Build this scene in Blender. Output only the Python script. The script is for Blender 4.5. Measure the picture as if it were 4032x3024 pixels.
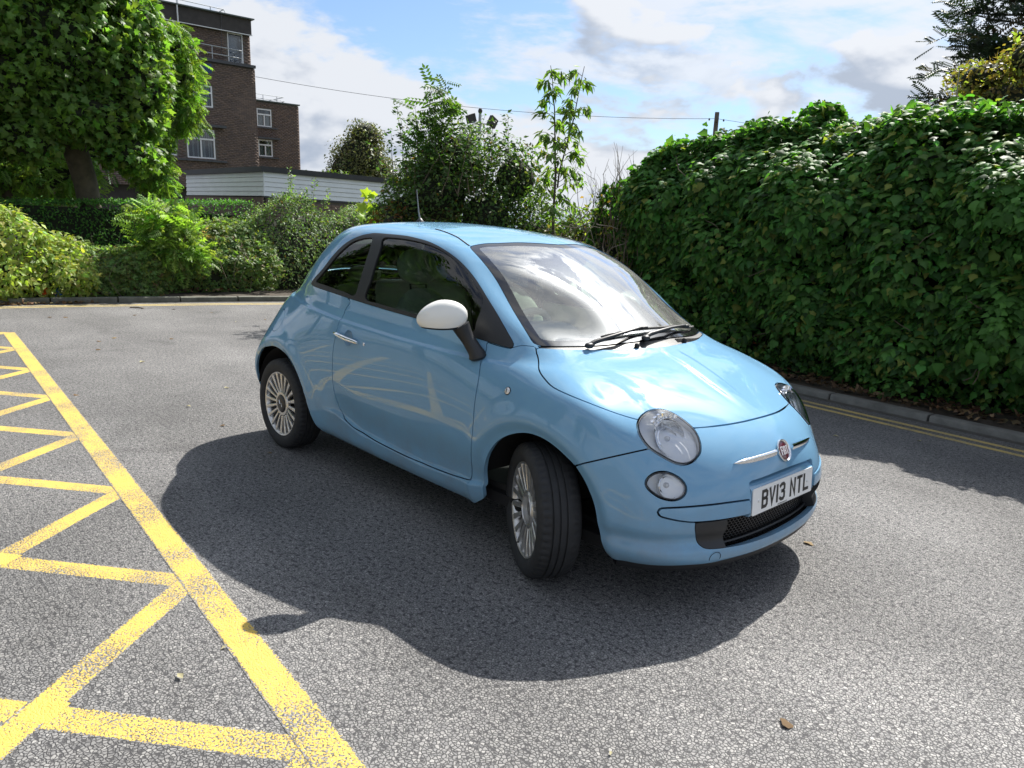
import bpy, math, random
import numpy as np
from mathutils import Vector, Matrix, Quaternion
random.seed(7); RNG=np.random.default_rng(7)
PI=math.pi
sc=bpy.context.scene
for o in list(bpy.data.objects): bpy.data.objects.remove(o,do_unlink=True)
COL=sc.collection
# ------------------------------------------------------------------ camera
CAM_C=np.array([3.2453,-2.9277,1.4750]); YAW,PITCH,ROLL=math.radians(136.245),math.radians(11.860),math.radians(2.895)
def cam_axes():
    cy,sy,cp,sp=math.cos(YAW),math.sin(YAW),math.cos(PITCH),math.sin(PITCH)
    f=np.array([cy*cp,sy*cp,-sp]); r=np.array([sy,-cy,0.]); u=np.cross(r,f)
    cr,sr=math.cos(ROLL),math.sin(ROLL)
    return cr*r+sr*u,-sr*r+cr*u,f
_r,_u,_f=cam_axes()
cd=bpy.data.cameras.new('camera'); cam=bpy.data.objects.new('camera',cd); COL.objects.link(cam); sc.camera=cam
cam.matrix_world=Matrix(((_r[0],_u[0],-_f[0],CAM_C[0]),(_r[1],_u[1],-_f[1],CAM_C[1]),(_r[2],_u[2],-_f[2],CAM_C[2]),(0,0,0,1)))
cd.sensor_fit='HORIZONTAL'; cd.sensor_width=36; cd.lens=2929.8/4032*36; cd.clip_start=.05; cd.clip_end=3000
# ------------------------------------------------------------------ sun and sky
SUN_DIR=np.array([-.21,.86,1.0]); SUN_DIR/=np.linalg.norm(SUN_DIR)
SUN_EL=math.asin(SUN_DIR[2]); SUN_AZ=math.atan2(SUN_DIR[0],SUN_DIR[1])   # azimuth from +Y towards +X
sl=bpy.data.lights.new('sun','SUN'); sl.energy=5.0; sl.angle=math.radians(.55); sl.color=(1,.955,.88)
so=bpy.data.objects.new('sun',sl); COL.objects.link(so)
so.rotation_euler=Vector(SUN_DIR.tolist()).to_track_quat('Z','Y').to_euler()
wd=bpy.data.worlds.new('World'); sc.world=wd; wd.use_nodes=True
def build_world():
    nt=wd.node_tree; N=nt.nodes; L=nt.links; N.clear()
    out=N.new('ShaderNodeOutputWorld'); bg=N.new('ShaderNodeBackground'); bg.inputs['Strength'].default_value=.092
    sky=N.new('ShaderNodeTexSky'); sky.sky_type='NISHITA'; sky.sun_disc=False; sky.sun_elevation=SUN_EL; sky.sun_rotation=SUN_AZ
    sky.air_density=1.2; sky.dust_density=.6; sky.ozone_density=2.0; sky.altitude=50
    tc=N.new('ShaderNodeTexCoord'); sep=N.new('ShaderNodeSeparateXYZ'); L.new(tc.outputs['Generated'],sep.inputs[0])
    def math_(op,a,b=None,c=None,clamp=False):
        m=N.new('ShaderNodeMath'); m.operation=op; m.use_clamp=clamp
        for i,v in enumerate((a,b,c)):
            if v is None: continue
            if isinstance(v,(int,float)): m.inputs[i].default_value=v
            else: L.new(v,m.inputs[i])
        return m.outputs[0]
    # cumulus and thin high cloud, noise over the directions of the dome (heights stretched so that clouds lie flat)
    nv=N.new('ShaderNodeVectorMath'); nv.operation='NORMALIZE'; L.new(tc.outputs['Generated'],nv.inputs[0])
    def noise(scale,detail,rough,dist=0,off=(0,0,0),sx=(1,1,1)):
        mp=N.new('ShaderNodeMapping'); mp.inputs['Location'].default_value=off; mp.inputs['Scale'].default_value=sx; L.new(nv.outputs[0],mp.inputs[0])
        n=N.new('ShaderNodeTexNoise'); n.inputs['Scale'].default_value=scale; n.inputs['Detail'].default_value=detail; n.inputs['Roughness'].default_value=rough; n.inputs['Distortion'].default_value=dist
        L.new(mp.outputs[0],n.inputs['Vector']); return n.outputs['Fac']
    def ramp(v,a,b,lo=0,hi=1):
        r=N.new('ShaderNodeMapRange'); r.interpolation_type='SMOOTHSTEP'; L.new(v,r.inputs[0]); r.inputs[1].default_value=a; r.inputs[2].default_value=b; r.inputs[3].default_value=lo; r.inputs[4].default_value=hi; return r.outputs[0]
    ZS=2.1
    big=noise(3.6,9,.53,.15,CL_OFF,(1,1,ZS)); big2=noise(3.6,5,.53,.15,(CL_OFF[0]+.012,CL_OFF[1]+.03,CL_OFF[2]+.075),(1,1,ZS))
    wisp=noise(3.1,8,.62,.35,(5.2,1.3,2),(1,1,4.2)); fine=noise(9,6,.6,.3,(1.2,4.3,0),(1,1,3.2))
    low=ramp(sep.outputs[2],.02,.30,.085,0); bigh=math_('ADD',big,low); dens=ramp(bigh,CL_LO,CL_LO+.07); veil=ramp(math_('MULTIPLY_ADD',fine,.35,math_('MULTIPLY',wisp,.72)),.46,.62,.06,.88)
    cov=math_('MAXIMUM',dens,veil)
    dif=math_('SUBTRACT',big2,big); lit=ramp(dif,-.06,.07,0,1)
    dark=math_('MULTIPLY',math_('MULTIPLY',dens,lit),1.0,clamp=True)
    # forward scattering of the sun through thin cloud
    dot=N.new('ShaderNodeVectorMath'); dot.operation='DOT_PRODUCT'; nrm=N.new('ShaderNodeVectorMath'); nrm.operation='NORMALIZE'; L.new(tc.outputs['Generated'],nrm.inputs[0]); L.new(nrm.outputs[0],dot.inputs[0]); dot.inputs[1].default_value=SUN_DIR.tolist()
    d0=math_('MAXIMUM',dot.outputs['Value'],0); g1=math_('POWER',d0,7); g2=math_('POWER',d0,90)
    glow=math_('ADD',math_('MULTIPLY',g1,.32),math_('MULTIPLY',g2,24))
    cc=N.new('ShaderNodeMix'); cc.data_type='RGBA'; L.new(dark,cc.inputs[0]); cc.inputs[6].default_value=(4.7,4.9,5.25,1); cc.inputs[7].default_value=(2.55,2.95,3.65,1)
    gl=N.new('ShaderNodeMix'); gl.data_type='RGBA'; gl.blend_type='ADD'; gl.inputs[0].default_value=1
    gcol=N.new('ShaderNodeCombineXYZ'); [L.new(glow,gcol.inputs[i]) for i in range(3)]
    sc5=N.new('ShaderNodeVectorMath'); sc5.operation='MULTIPLY'; L.new(gcol.outputs[0],sc5.inputs[0]); sc5.inputs[1].default_value=(4.9,4.95,4.9)
    L.new(cc.outputs[2],gl.inputs[6]); L.new(sc5.outputs[0],gl.inputs[7])
    skyb=N.new('ShaderNodeMix'); skyb.data_type='RGBA'; skyb.blend_type='MULTIPLY'; skyb.inputs[0].default_value=1; L.new(sky.outputs[0],skyb.inputs[6]); skyb.inputs[7].default_value=(.60,.70,.84,1)
    mx=N.new('ShaderNodeMix'); mx.data_type='RGBA'; L.new(cov,mx.inputs[0]); L.new(skyb.outputs[2],mx.inputs[6]); L.new(gl.outputs[2],mx.inputs[7])
    L.new(mx.outputs[2],bg.inputs[0]); L.new(bg.outputs[0],out.inputs[0])
CL_OFF=(6.0,.9,2.3); CL_LO=.475
build_world()
wd.cycles.sampling_method='MANUAL'; wd.cycles.sample_map_resolution=512
vs=sc.view_settings; vs.view_transform='Standard'; vs.look='None'; vs.exposure=.92; vs.gamma=1; vs.use_curve_mapping=False
sc.render.engine='CYCLES'; sc.cycles.max_bounces=8; sc.cycles.transparent_max_bounces=12; sc.cycles.glossy_bounces=4; sc.cycles.diffuse_bounces=3; sc.cycles.transmission_bounces=4
sc.cycles.use_denoising=True
try: sc.cycles.denoiser='OPENIMAGEDENOISE'
except Exception: pass
sc.cycles.sample_clamp_indirect=6
# ------------------------------------------------------------------ helpers
def tag(o,label=None,cat=None,group=None,kind=None):
    if label: o['label']=label
    if cat: o['category']=cat
    if group: o['group']=group
    if kind: o['kind']=kind
    return o
def empty(name,loc=(0,0,0),rot=(0,0,0)):
    o=bpy.data.objects.new(name,None); COL.objects.link(o); o.location=loc; o.rotation_euler=rot; o.empty_display_size=.1; return o
def mesh_np(name,V,F,smooth=False,normals=None,mats=None,midx=None):
    """V (n,3), F list/array of equal-length faces (or list of arrays)."""
    me=bpy.data.meshes.new(name); V=np.asarray(V,np.float32)
    Fs=F if isinstance(F,list) and len(F) and isinstance(F[0],np.ndarray) and F[0].ndim==2 else [np.asarray(F)]
    Fs=[f for f in Fs if len(f)]
    loops=np.concatenate([f.ravel() for f in Fs]) if Fs else np.zeros(0,int)
    tot=np.concatenate([np.full(len(f),f.shape[1]) for f in Fs]) if Fs else np.zeros(0,int)
    me.vertices.add(len(V)); me.vertices.foreach_set('co',V.ravel())
    me.loops.add(len(loops)); me.loops.foreach_set('vertex_index',loops.astype(np.int32))
    me.polygons.add(len(tot)); st=np.concatenate([[0],np.cumsum(tot)[:-1]]) if len(tot) else tot
    me.polygons.foreach_set('loop_start',st.astype(np.int32)); 
    if smooth: me.polygons.foreach_set('use_smooth',np.ones(len(tot),bool))
    if mats:
        for m in mats: me.materials.append(m)
    if midx is not None: me.polygons.foreach_set('material_index',np.asarray(midx,np.int32))
    me.update(calc_edges=True); me.validate(clean_customdata=False)
    if normals is not None and len(me.vertices)==len(normals):
        me.normals_split_custom_set_from_vertices(np.asarray(normals,np.float32).tolist())
    return me
def obj(name,me,mat=None,parent=None,loc=None,rot=None):
    o=bpy.data.objects.new(name,me); COL.objects.link(o)
    if mat is not None and len(me.materials)==0: me.materials.append(mat)
    if parent is not None: o.parent=parent
    if loc is not None: o.location=loc
    if rot is not None: o.rotation_euler=rot
    return o
class MB:
    """mesh collector: boxes, tubes, lathes, prisms"""
    def __init__(s): s.V=[];s.F=[];s.n=0
    def add(s,V,F):
        s.V+= [tuple(v) for v in V]; s.F+=[tuple(i+s.n for i in f) for f in F]; s.n+=len(V); return s
    def box(s,c,d,rot=None,bev=0):
        x,y,z=[k/2 for k in d]
        if bev>0:
            b=min(bev,x*.9,y*.9,z*.9); vs=[]
            for sx in(-1,1):
                for sy in(-1,1):
                    for sz in(-1,1):
                        vs+=[(sx*(x-b),sy*(y-b),sz*z),(sx*(x-b),sy*y,sz*(z-b)),(sx*x,sy*(y-b),sz*(z-b))]
            P=np.array(vs); idx={}
            k=0
            for sx in(-1,1):
                for sy in(-1,1):
                    for sz in(-1,1):
                        idx[(sx,sy,sz)]=(k,k+1,k+2); k+=3
            f=[]
            A=lambda a,b_,c_,d_,w:[idx[q][w] for q in(a,b_,c_,d_)]
            for sz in(-1,1): f.append(A((-1,-1,sz),(1,-1,sz),(1,1,sz),(-1,1,sz),0))
            for sy in(-1,1): f.append(A((-1,sy,-1),(1,sy,-1),(1,sy,1),(-1,sy,1),1))
            for sx in(-1,1): f.append(A((sx,-1,-1),(sx,1,-1),(sx,1,1),(sx,-1,1),2))
            for q in idx: f.append(list(idx[q]))
            for s1 in(-1,1):
                for s2 in(-1,1):
                    a,b_=(-1,s1,s2),(1,s1,s2); f.append([idx[a][0],idx[b_][0],idx[b_][1],idx[a][1]])
                    a,b_=(s1,-1,s2),(s1,1,s2); f.append([idx[a][0],idx[b_][0],idx[b_][2],idx[a][2]])
                    a,b_=(s1,s2,-1),(s1,s2,1); f.append([idx[a][1],idx[b_][1],idx[b_][2],idx[a][2]])
            # fix winding by centroid
            g=[]
            for q in f:
                p=P[q]; n=np.cross(p[1]-p[0],p[2]-p[0]); g.append(q if n@p.mean(0)>0 else q[::-1])
            V=P; F=g
        else:
            V=np.array([(a*x,b*y,c_*z) for a in(-1,1) for b in(-1,1) for c_ in(-1,1)]); F=[(0,1,3,2),(4,6,7,5),(0,4,5,1),(2,3,7,6),(0,2,6,4),(1,5,7,3)]
        if rot is not None: V=V@np.array(rot if not isinstance(rot,Matrix) else [list(r) for r in rot]).T
        return s.add(V+np.array(c),F)
    def tube(s,pts,rad,n=8,caps=True,closed=False):
        P=np.array(pts,float); m=len(P); rad=np.broadcast_to(np.array(rad,float),(m,))
        T=np.gradient(P,axis=0) if not closed else np.roll(P,-1,0)-np.roll(P,1,0)
        T/=np.maximum(np.linalg.norm(T,axis=1,keepdims=True),1e-9)
        up=np.array([0,0,1.]) if abs(T[0,2])<.9 else np.array([1.,0,0])
        V=[];a=np.linspace(0,2*PI,n,endpoint=False)
        u=np.cross(T[0],up);u/=np.linalg.norm(u)
        for i in range(m):
            u=u-T[i]*(u@T[i]);u/=max(np.linalg.norm(u),1e-9);w=np.cross(T[i],u)
            V+= [P[i]+rad[i]*(math.cos(t)*u+math.sin(t)*w) for t in a]
        F=[]
        for i in range(m if closed else m-1):
            j=(i+1)%m
            for k in range(n): F.append((i*n+k,i*n+(k+1)%n,j*n+(k+1)%n,j*n+k))
        if caps and not closed: F.append(tuple(range(n))[::-1]); F.append(tuple((m-1)*n+k for k in range(n)))
        return s.add(V,F)
    def lathe(s,prof,n=32,axis='z',c=(0,0,0),close=False):
        prof=np.array(prof,float); V=[]
        for k in range(n):
            t=2*PI*k/n
            for r,h in prof:
                if axis=='z': V.append((r*math.cos(t),r*math.sin(t),h))
                elif axis=='y': V.append((r*math.cos(t),h,r*math.sin(t)))
                else: V.append((h,r*math.cos(t),r*math.sin(t)))
        m=len(prof);F=[]
        for k in range(n):
            k2=(k+1)%n
            for i in range(m-1 if not close else m):
                j=(i+1)%m; F.append((k*m+i,k*m+j,k2*m+j,k2*m+i))
        return s.add(np.array(V)+np.array(c),F)
    def prism(s,poly,h0,h1,plane='xy',M=None):
        n=len(poly);V=[]
        for h in(h0,h1):
            for a,b in poly: V.append({'xy':(a,b,h),'xz':(a,h,b),'yz':(h,a,b)}[plane])
        V=np.array(V,float)
        if M is not None: V=V@M[:3,:3].T+M[:3,3]
        F=[tuple(range(n))[::-1],tuple(range(n,2*n))]+[(i,(i+1)%n,n+(i+1)%n,n+i) for i in range(n)]
        return s.add(V,F)
    def build(s,name,mat=None,parent=None,smooth=False,loc=None,rot=None,sharp=None):
        me=bpy.data.meshes.new(name); me.from_pydata(s.V,[],s.F); me.update()
        import bmesh
        bm=bmesh.new(); bm.from_mesh(me); bmesh.ops.recalc_face_normals(bm,faces=bm.faces); bm.to_mesh(me); bm.free()
        if smooth:
            me.polygons.foreach_set('use_smooth',np.ones(len(me.polygons),bool))
            me.set_sharp_from_angle(angle=math.radians(sharp or 40))
        return obj(name,me,mat,parent,loc,rot)
def catmull(P,n=8,closed=False):
    P=np.asarray(P,float); m=len(P); out=[]
    for i in range(m if closed else m-1):
        if closed: a,b,c_,d=P[(i-1)%m],P[i],P[(i+1)%m],P[(i+2)%m]
        else: a,b,c_,d=P[max(i-1,0)],P[i],P[i+1],P[min(i+2,m-1)]
        for t in np.linspace(0,1,n,endpoint=False):
            out.append(.5*((2*b)+(c_-a)*t+(2*a-5*b+4*c_-d)*t*t+(-a+3*b-3*c_+d)*t**3))
    if not closed: out.append(P[-1])
    return np.array(out)
# ------------------------------------------------------------------ materials
MATS={}
def mat(name,col=(.5,.5,.5),rough=.5,metal=0,coat=0,spec=.5,var=0,vscale=8,bump=0,bscale=60,col2=None,emit=None,coatr=.03,detail=5):
    if name in MATS: return MATS[name]
    m=bpy.data.materials.new(name); m.use_nodes=True; nt=m.node_tree; N=nt.nodes; L=nt.links; b=N['Principled BSDF']
    b.inputs['Base Color'].default_value=(*col,1); b.inputs['Roughness'].default_value=rough; b.inputs['Metallic'].default_value=metal
    b.inputs['Coat Weight'].default_value=coat; b.inputs['Coat Roughness'].default_value=coatr; b.inputs['Specular IOR Level'].default_value=spec
    tc=N.new('ShaderNodeTexCoord')
    if var or col2:
        n=N.new('ShaderNodeTexNoise'); n.inputs['Scale'].default_value=vscale; n.inputs['Detail'].default_value=detail; n.inputs['Roughness'].default_value=.6; L.new(tc.outputs['Object'],n.inputs['Vector'])
        mx=N.new('ShaderNodeMix'); mx.data_type='RGBA'
        c2=col2 or tuple(max(0,min(1,c*(1+var))) for c in col); c1=col if col2 else tuple(c*(1-var) for c in col)
        mr=N.new('ShaderNodeMapRange'); L.new(n.outputs['Fac'],mr.inputs[0]); mr.inputs[1].default_value=.3; mr.inputs[2].default_value=.7
        L.new(mr.outputs[0],mx.inputs[0]); mx.inputs[6].default_value=(*c1,1); mx.inputs[7].default_value=(*c2,1); L.new(mx.outputs[2],b.inputs['Base Color'])
    if bump:
        n=N.new('ShaderNodeTexNoise'); n.inputs['Scale'].default_value=bscale; n.inputs['Detail'].default_value=4; L.new(tc.outputs['Object'],n.inputs['Vector'])
        bp=N.new('ShaderNodeBump'); bp.inputs['Strength'].default_value=bump; bp.inputs['Distance'].default_value=.01; L.new(n.outputs['Fac'],bp.inputs['Height']); L.new(bp.outputs[0],b.inputs['Normal'])
    if emit: b.inputs['Emission Color'].default_value=(*emit,1); b.inputs['Emission Strength'].default_value=1
    MATS[name]=m; return m
def glass_mat(name,tint=(.8,.9,.87),ior=1.5,rough=.01,boost=1.0,glare_haze=0):
    m=bpy.data.materials.new(name); m.use_nodes=True; nt=m.node_tree; N=nt.nodes; L=nt.links; N.clear()
    out=N.new('ShaderNodeOutputMaterial'); tr=N.new('ShaderNodeBsdfTransparent'); tr.inputs[0].default_value=(*tint,1)
    gl=N.new('ShaderNodeBsdfGlossy'); gl.inputs['Roughness'].default_value=rough
    fr=N.new('ShaderNodeFresnel'); fr.inputs[0].default_value=ior
    mu=N.new('ShaderNodeMath'); mu.operation='MULTIPLY'; mu.use_clamp=True; L.new(fr.outputs[0],mu.inputs[0]); mu.inputs[1].default_value=boost
    mx=N.new('ShaderNodeMixShader'); L.new(mu.outputs[0],mx.inputs[0]); L.new(tr.outputs[0],mx.inputs[1]); L.new(gl.outputs[0],mx.inputs[2])
    last=mx
    if glare_haze:  # pale diffuse veil mixed in to imitate milky sky glare
        df=N.new('ShaderNodeBsdfDiffuse'); df.inputs[0].default_value=(.5,.5,.48,1); ds=N.new('ShaderNodeMixShader')
        n=N.new('ShaderNodeTexNoise'); n.inputs['Scale'].default_value=9; n.inputs['Detail'].default_value=6; tc=N.new('ShaderNodeTexCoord'); L.new(tc.outputs['Object'],n.inputs[0])
        k=N.new('ShaderNodeMath'); k.operation='MULTIPLY'; L.new(n.outputs['Fac'],k.inputs[0]); k.inputs[1].default_value=glare_haze
        L.new(k.outputs[0],ds.inputs[0]); L.new(mx.outputs[0],ds.inputs[1]); L.new(df.outputs[0],ds.inputs[2]); last=ds
    L.new(last.outputs[0],out.inputs[0]); MATS[name]=m; return m
# ================================================================== GROUND
def nodes(m): return m.node_tree.nodes,m.node_tree.links
def asphalt_core(N,L,scale=82):
    """returns (colour socket, height socket, stone-top mask) of coarse worn tarmac, in object metres"""
    tc=N.new('ShaderNodeTexCoord')
    wob=N.new('ShaderNodeTexNoise'); wob.inputs['Scale'].default_value=70; wob.inputs['Detail'].default_value=2; L.new(tc.outputs['Object'],wob.inputs['Vector'])
    wv=N.new('ShaderNodeVectorMath'); wv.operation='MULTIPLY_ADD'; L.new(wob.outputs['Color'],wv.inputs[0]); wv.inputs[1].default_value=(.010,.010,0); L.new(tc.outputs['Object'],wv.inputs[2])
    vo=N.new('ShaderNodeTexVoronoi'); vo.voronoi_dimensions='2D'; vo.feature='F1'; vo.inputs['Scale'].default_value=scale; vo.inputs['Randomness'].default_value=1; L.new(wv.outputs[0],vo.inputs['Vector'])
    ve=N.new('ShaderNodeTexVoronoi'); ve.voronoi_dimensions='2D'; ve.feature='DISTANCE_TO_EDGE'; ve.inputs['Scale'].default_value=scale; L.new(wv.outputs[0],ve.inputs['Vector'])
    big=N.new('ShaderNodeTexNoise'); big.inputs['Scale'].default_value=.55; big.inputs['Detail'].default_value=6; big.inputs['Roughness'].default_value=.6; L.new(tc.outputs['Object'],big.inputs['Vector'])
    med=N.new('ShaderNodeTexNoise'); med.inputs['Scale'].default_value=55; med.inputs['Detail'].default_value=3; L.new(tc.outputs['Object'],med.inputs['Vector'])
    sep=N.new('ShaderNodeSeparateColor'); L.new(vo.outputs['Color'],sep.inputs[0])
    st=N.new('ShaderNodeValToRGB'); L.new(sep.outputs[0],st.inputs[0]); e=st.color_ramp.elements
    e[0].position=0;e[0].color=(.165,.163,.163,1); e[1].position=1;e[1].color=(.33,.322,.31,1)
    for p,c in((.25,(.20,.197,.194,1)),(.6,(.23,.225,.22,1)),(.9,(.26,.254,.246,1))): q=e.new(p); q.color=c
    gap=N.new('ShaderNodeMapRange'); L.new(ve.outputs['Distance'],gap.inputs[0]); gap.inputs[1].default_value=.015; gap.inputs[2].default_value=.17
    pit=N.new('ShaderNodeMapRange'); L.new(med.outputs['Fac'],pit.inputs[0]); pit.inputs[1].default_value=.37; pit.inputs[2].default_value=.47
    k=N.new('ShaderNodeMath'); k.operation='MULTIPLY'; L.new(gap.outputs[0],k.inputs[0]); L.new(pit.outputs[0],k.inputs[1])
    mx=N.new('ShaderNodeMix'); mx.data_type='RGBA'; L.new(k.outputs[0],mx.inputs[0]); mx.inputs[6].default_value=(.062,.061,.063,1); L.new(st.outputs[0],mx.inputs[7])
    mb_=N.new('ShaderNodeMapRange'); L.new(big.outputs['Fac'],mb_.inputs[0]); mb_.inputs[1].default_value=.3; mb_.inputs[2].default_value=.7; mb_.inputs[3].default_value=.72; mb_.inputs[4].default_value=1.22
    mm=N.new('ShaderNodeMix'); mm.data_type='RGBA'; mm.blend_type='MULTIPLY'; mm.inputs[0].default_value=1; L.new(mx.outputs[2],mm.inputs[6])
    stn=N.new('ShaderNodeTexNoise'); stn.inputs['Scale'].default_value=1.7; stn.inputs['Detail'].default_value=4; stn.inputs['Distortion'].default_value=.6; L.new(tc.outputs['Object'],stn.inputs['Vector'])
    sr=N.new('ShaderNodeMapRange'); L.new(stn.outputs['Fac'],sr.inputs[0]); sr.inputs[1].default_value=.60; sr.inputs[2].default_value=.74; sr.inputs[3].default_value=1; sr.inputs[4].default_value=.78
    lane=N.new('ShaderNodeMapping'); lane.inputs['Scale'].default_value=(.10,1.0,1); lane.inputs['Rotation'].default_value=(0,0,.06); L.new(tc.outputs['Object'],lane.inputs[0]); ln=N.new('ShaderNodeTexNoise'); ln.inputs['Scale'].default_value=1.1; ln.inputs['Detail'].default_value=3; L.new(lane.outputs[0],ln.inputs['Vector'])
    lr=N.new('ShaderNodeMapRange'); L.new(ln.outputs['Fac'],lr.inputs[0]); lr.inputs[1].default_value=.35; lr.inputs[2].default_value=.65; lr.inputs[3].default_value=.88; lr.inputs[4].default_value=1.12
    w1=N.new('ShaderNodeMath'); w1.operation='MULTIPLY'; L.new(mb_.outputs[0],w1.inputs[0]); L.new(sr.outputs[0],w1.inputs[1]); w2=N.new('ShaderNodeMath'); w2.operation='MULTIPLY'; L.new(w1.outputs[0],w2.inputs[0]); L.new(lr.outputs[0],w2.inputs[1])
    cb=N.new('ShaderNodeCombineColor'); [L.new(w2.outputs[0],cb.inputs[i]) for i in range(3)]; L.new(cb.outputs[0],mm.inputs[7])
    h=N.new('ShaderNodeMath'); h.operation='MULTIPLY_ADD'; L.new(sep.outputs[1],h.inputs[0]); h.inputs[1].default_value=.35; L.new(k.outputs[0],h.inputs[2])
    return mm.outputs[2],h.outputs[0],k.outputs[0],tc
def asphalt_mat():
    m=bpy.data.materials.new('tarmac'); m.use_nodes=True; N,L=nodes(m); b=N['Principled BSDF']; col,h,_,tc=asphalt_core(N,L)
    L.new(col,b.inputs['Base Color']); b.inputs['Roughness'].default_value=.85; b.inputs['Specular IOR Level'].default_value=.25
    bp=N.new('ShaderNodeBump'); bp.inputs['Strength'].default_value=1; bp.inputs['Distance'].default_value=.0022; L.new(h,bp.inputs['Height']); L.new(bp.outputs[0],b.inputs['Normal']); return m
def paint_mat(name,col,wear,cracks=False):
    """thermoplastic paint; worn through to the tarmac in the pits"""
    m=bpy.data.materials.new(name); m.use_nodes=True; N,L=nodes(m); b=N['Principled BSDF']; ac,h,k,tc=asphalt_core(N,L)
    n1=N.new('ShaderNodeTexNoise'); n1.inputs['Scale'].default_value=130; n1.inputs['Detail'].default_value=3; L.new(tc.outputs['Object'],n1.inputs['Vector'])
    n2=N.new('ShaderNodeTexNoise'); n2.inputs['Scale'].default_value=3.2; n2.inputs['Detail'].default_value=5; L.new(tc.outputs['Object'],n2.inputs['Vector'])
    a=N.new('ShaderNodeMath'); a.operation='MULTIPLY_ADD'; L.new(n2.outputs['Fac'],a.inputs[0]); a.inputs[1].default_value=.62; L.new(n1.outputs['Fac'],a.inputs[2])
    mr=N.new('ShaderNodeMapRange'); L.new(a.outputs[0],mr.inputs[0]); mr.inputs[1].default_value=wear; mr.inputs[2].default_value=wear+.06
    ed=N.new('ShaderNodeAttribute'); ed.attribute_name='edge'; em=N.new('ShaderNodeMath'); em.operation='MULTIPLY_ADD'; L.new(ed.outputs['Fac'],em.inputs[0]); em.inputs[1].default_value=.62; L.new(n1.outputs['Fac'],em.inputs[2])
    er=N.new('ShaderNodeMapRange'); L.new(em.outputs[0],er.inputs[0]); er.inputs[1].default_value=.66; er.inputs[2].default_value=.72; mq=N.new('ShaderNodeMath'); mq.operation='MULTIPLY'; L.new(er.outputs[0],mq.inputs[0]); L.new(mr.outputs[0],mq.inputs[1]); msk=mq.outputs[0]
    if cracks:
        vc=N.new('ShaderNodeTexVoronoi'); vc.voronoi_dimensions='2D'; vc.feature='DISTANCE_TO_EDGE'; vc.inputs['Scale'].default_value=22
        wn=N.new('ShaderNodeTexNoise'); wn.inputs['Scale'].default_value=25; L.new(tc.outputs['Object'],wn.inputs['Vector']); wv=N.new('ShaderNodeVectorMath'); wv.operation='MULTIPLY_ADD'; L.new(wn.outputs['Color'],wv.inputs[0]); wv.inputs[1].default_value=(.03,.03,0); L.new(tc.outputs['Object'],wv.inputs[2]); L.new(wv.outputs[0],vc.inputs['Vector'])
        cr=N.new('ShaderNodeMapRange'); L.new(vc.outputs['Distance'],cr.inputs[0]); cr.inputs[1].default_value=.006; cr.inputs[2].default_value=.016
        q=N.new('ShaderNodeMath'); q.operation='MULTIPLY'; L.new(cr.outputs[0],q.inputs[0]); L.new(msk,q.inputs[1]); msk=q.outputs[0]
    dirt=N.new('ShaderNodeTexNoise'); dirt.inputs['Scale'].default_value=18; dirt.inputs['Detail'].default_value=5; L.new(tc.outputs['Object'],dirt.inputs['Vector'])
    yc=N.new('ShaderNodeMix'); yc.data_type='RGBA'; L.new(dirt.outputs['Fac'],yc.inputs[0]); yc.inputs[6].default_value=(*[c*.66 for c in col],1); yc.inputs[7].default_value=(*[min(1,c*1.12) for c in col],1)
    mx=N.new('ShaderNodeMix'); mx.data_type='RGBA'; L.new(msk,mx.inputs[0]); L.new(ac,mx.inputs[6]); L.new(yc.outputs[2],mx.inputs[7]); L.new(mx.outputs[2],b.inputs['Base Color'])
    b.inputs['Roughness'].default_value=.65; bp=N.new('ShaderNodeBump'); bp.inputs['Strength'].default_value=.8; bp.inputs['Distance'].default_value=.003
    hh=N.new('ShaderNodeMath'); hh.operation='MULTIPLY_ADD'; L.new(msk,hh.inputs[0]); hh.inputs[1].default_value=.6; hm=N.new('ShaderNodeMath'); hm.operation='MULTIPLY'; L.new(h,hm.inputs[0]); hm.inputs[1].default_value=.5; L.new(hm.outputs[0],hh.inputs[2]); L.new(hh.outputs[0],bp.inputs['Height']); L.new(bp.outputs[0],b.inputs['Normal']); return m
TARMAC=asphalt_mat(); YEL=paint_mat('yellow_paint_worn',(.63,.435,.085),.70); YEL2=paint_mat('yellow_paint_thick',(.63,.435,.085),.53,False); YELK=paint_mat('yellow_kerb_line',(.62,.47,.16),.66)
def flat(name,poly,z,mt,parent=None):
    me=bpy.data.meshes.new(name); me.from_pydata([(x,y,z) for x,y in poly],[],[tuple(range(len(poly)))]); me.update()
    if me.polygons[0].normal.z<0: me.flip_normals()
    a=me.attributes.new('edge','FLOAT','POINT'); a.data.foreach_set('value',np.ones(len(poly),np.float32))
    return obj(name,me,mt,parent)
SOIL=mat('soil',(.075,.058,.042),.95,col2=(.028,.022,.016),vscale=9,bump=.9,bscale=45,detail=9)
GRASSG=mat('far_ground',(.06,.075,.03),.95,col2=(.09,.085,.05),vscale=.6)
tag(flat('ground',[(-700,-700),(700,-700),(700,700),(-700,700)],-.03,GRASSG),kind='structure')
tag(flat('car_park_road',[(-45,-30),(30,-30),(30,6.2),(-45,6.2)],0,TARMAC),kind='structure')
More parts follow.
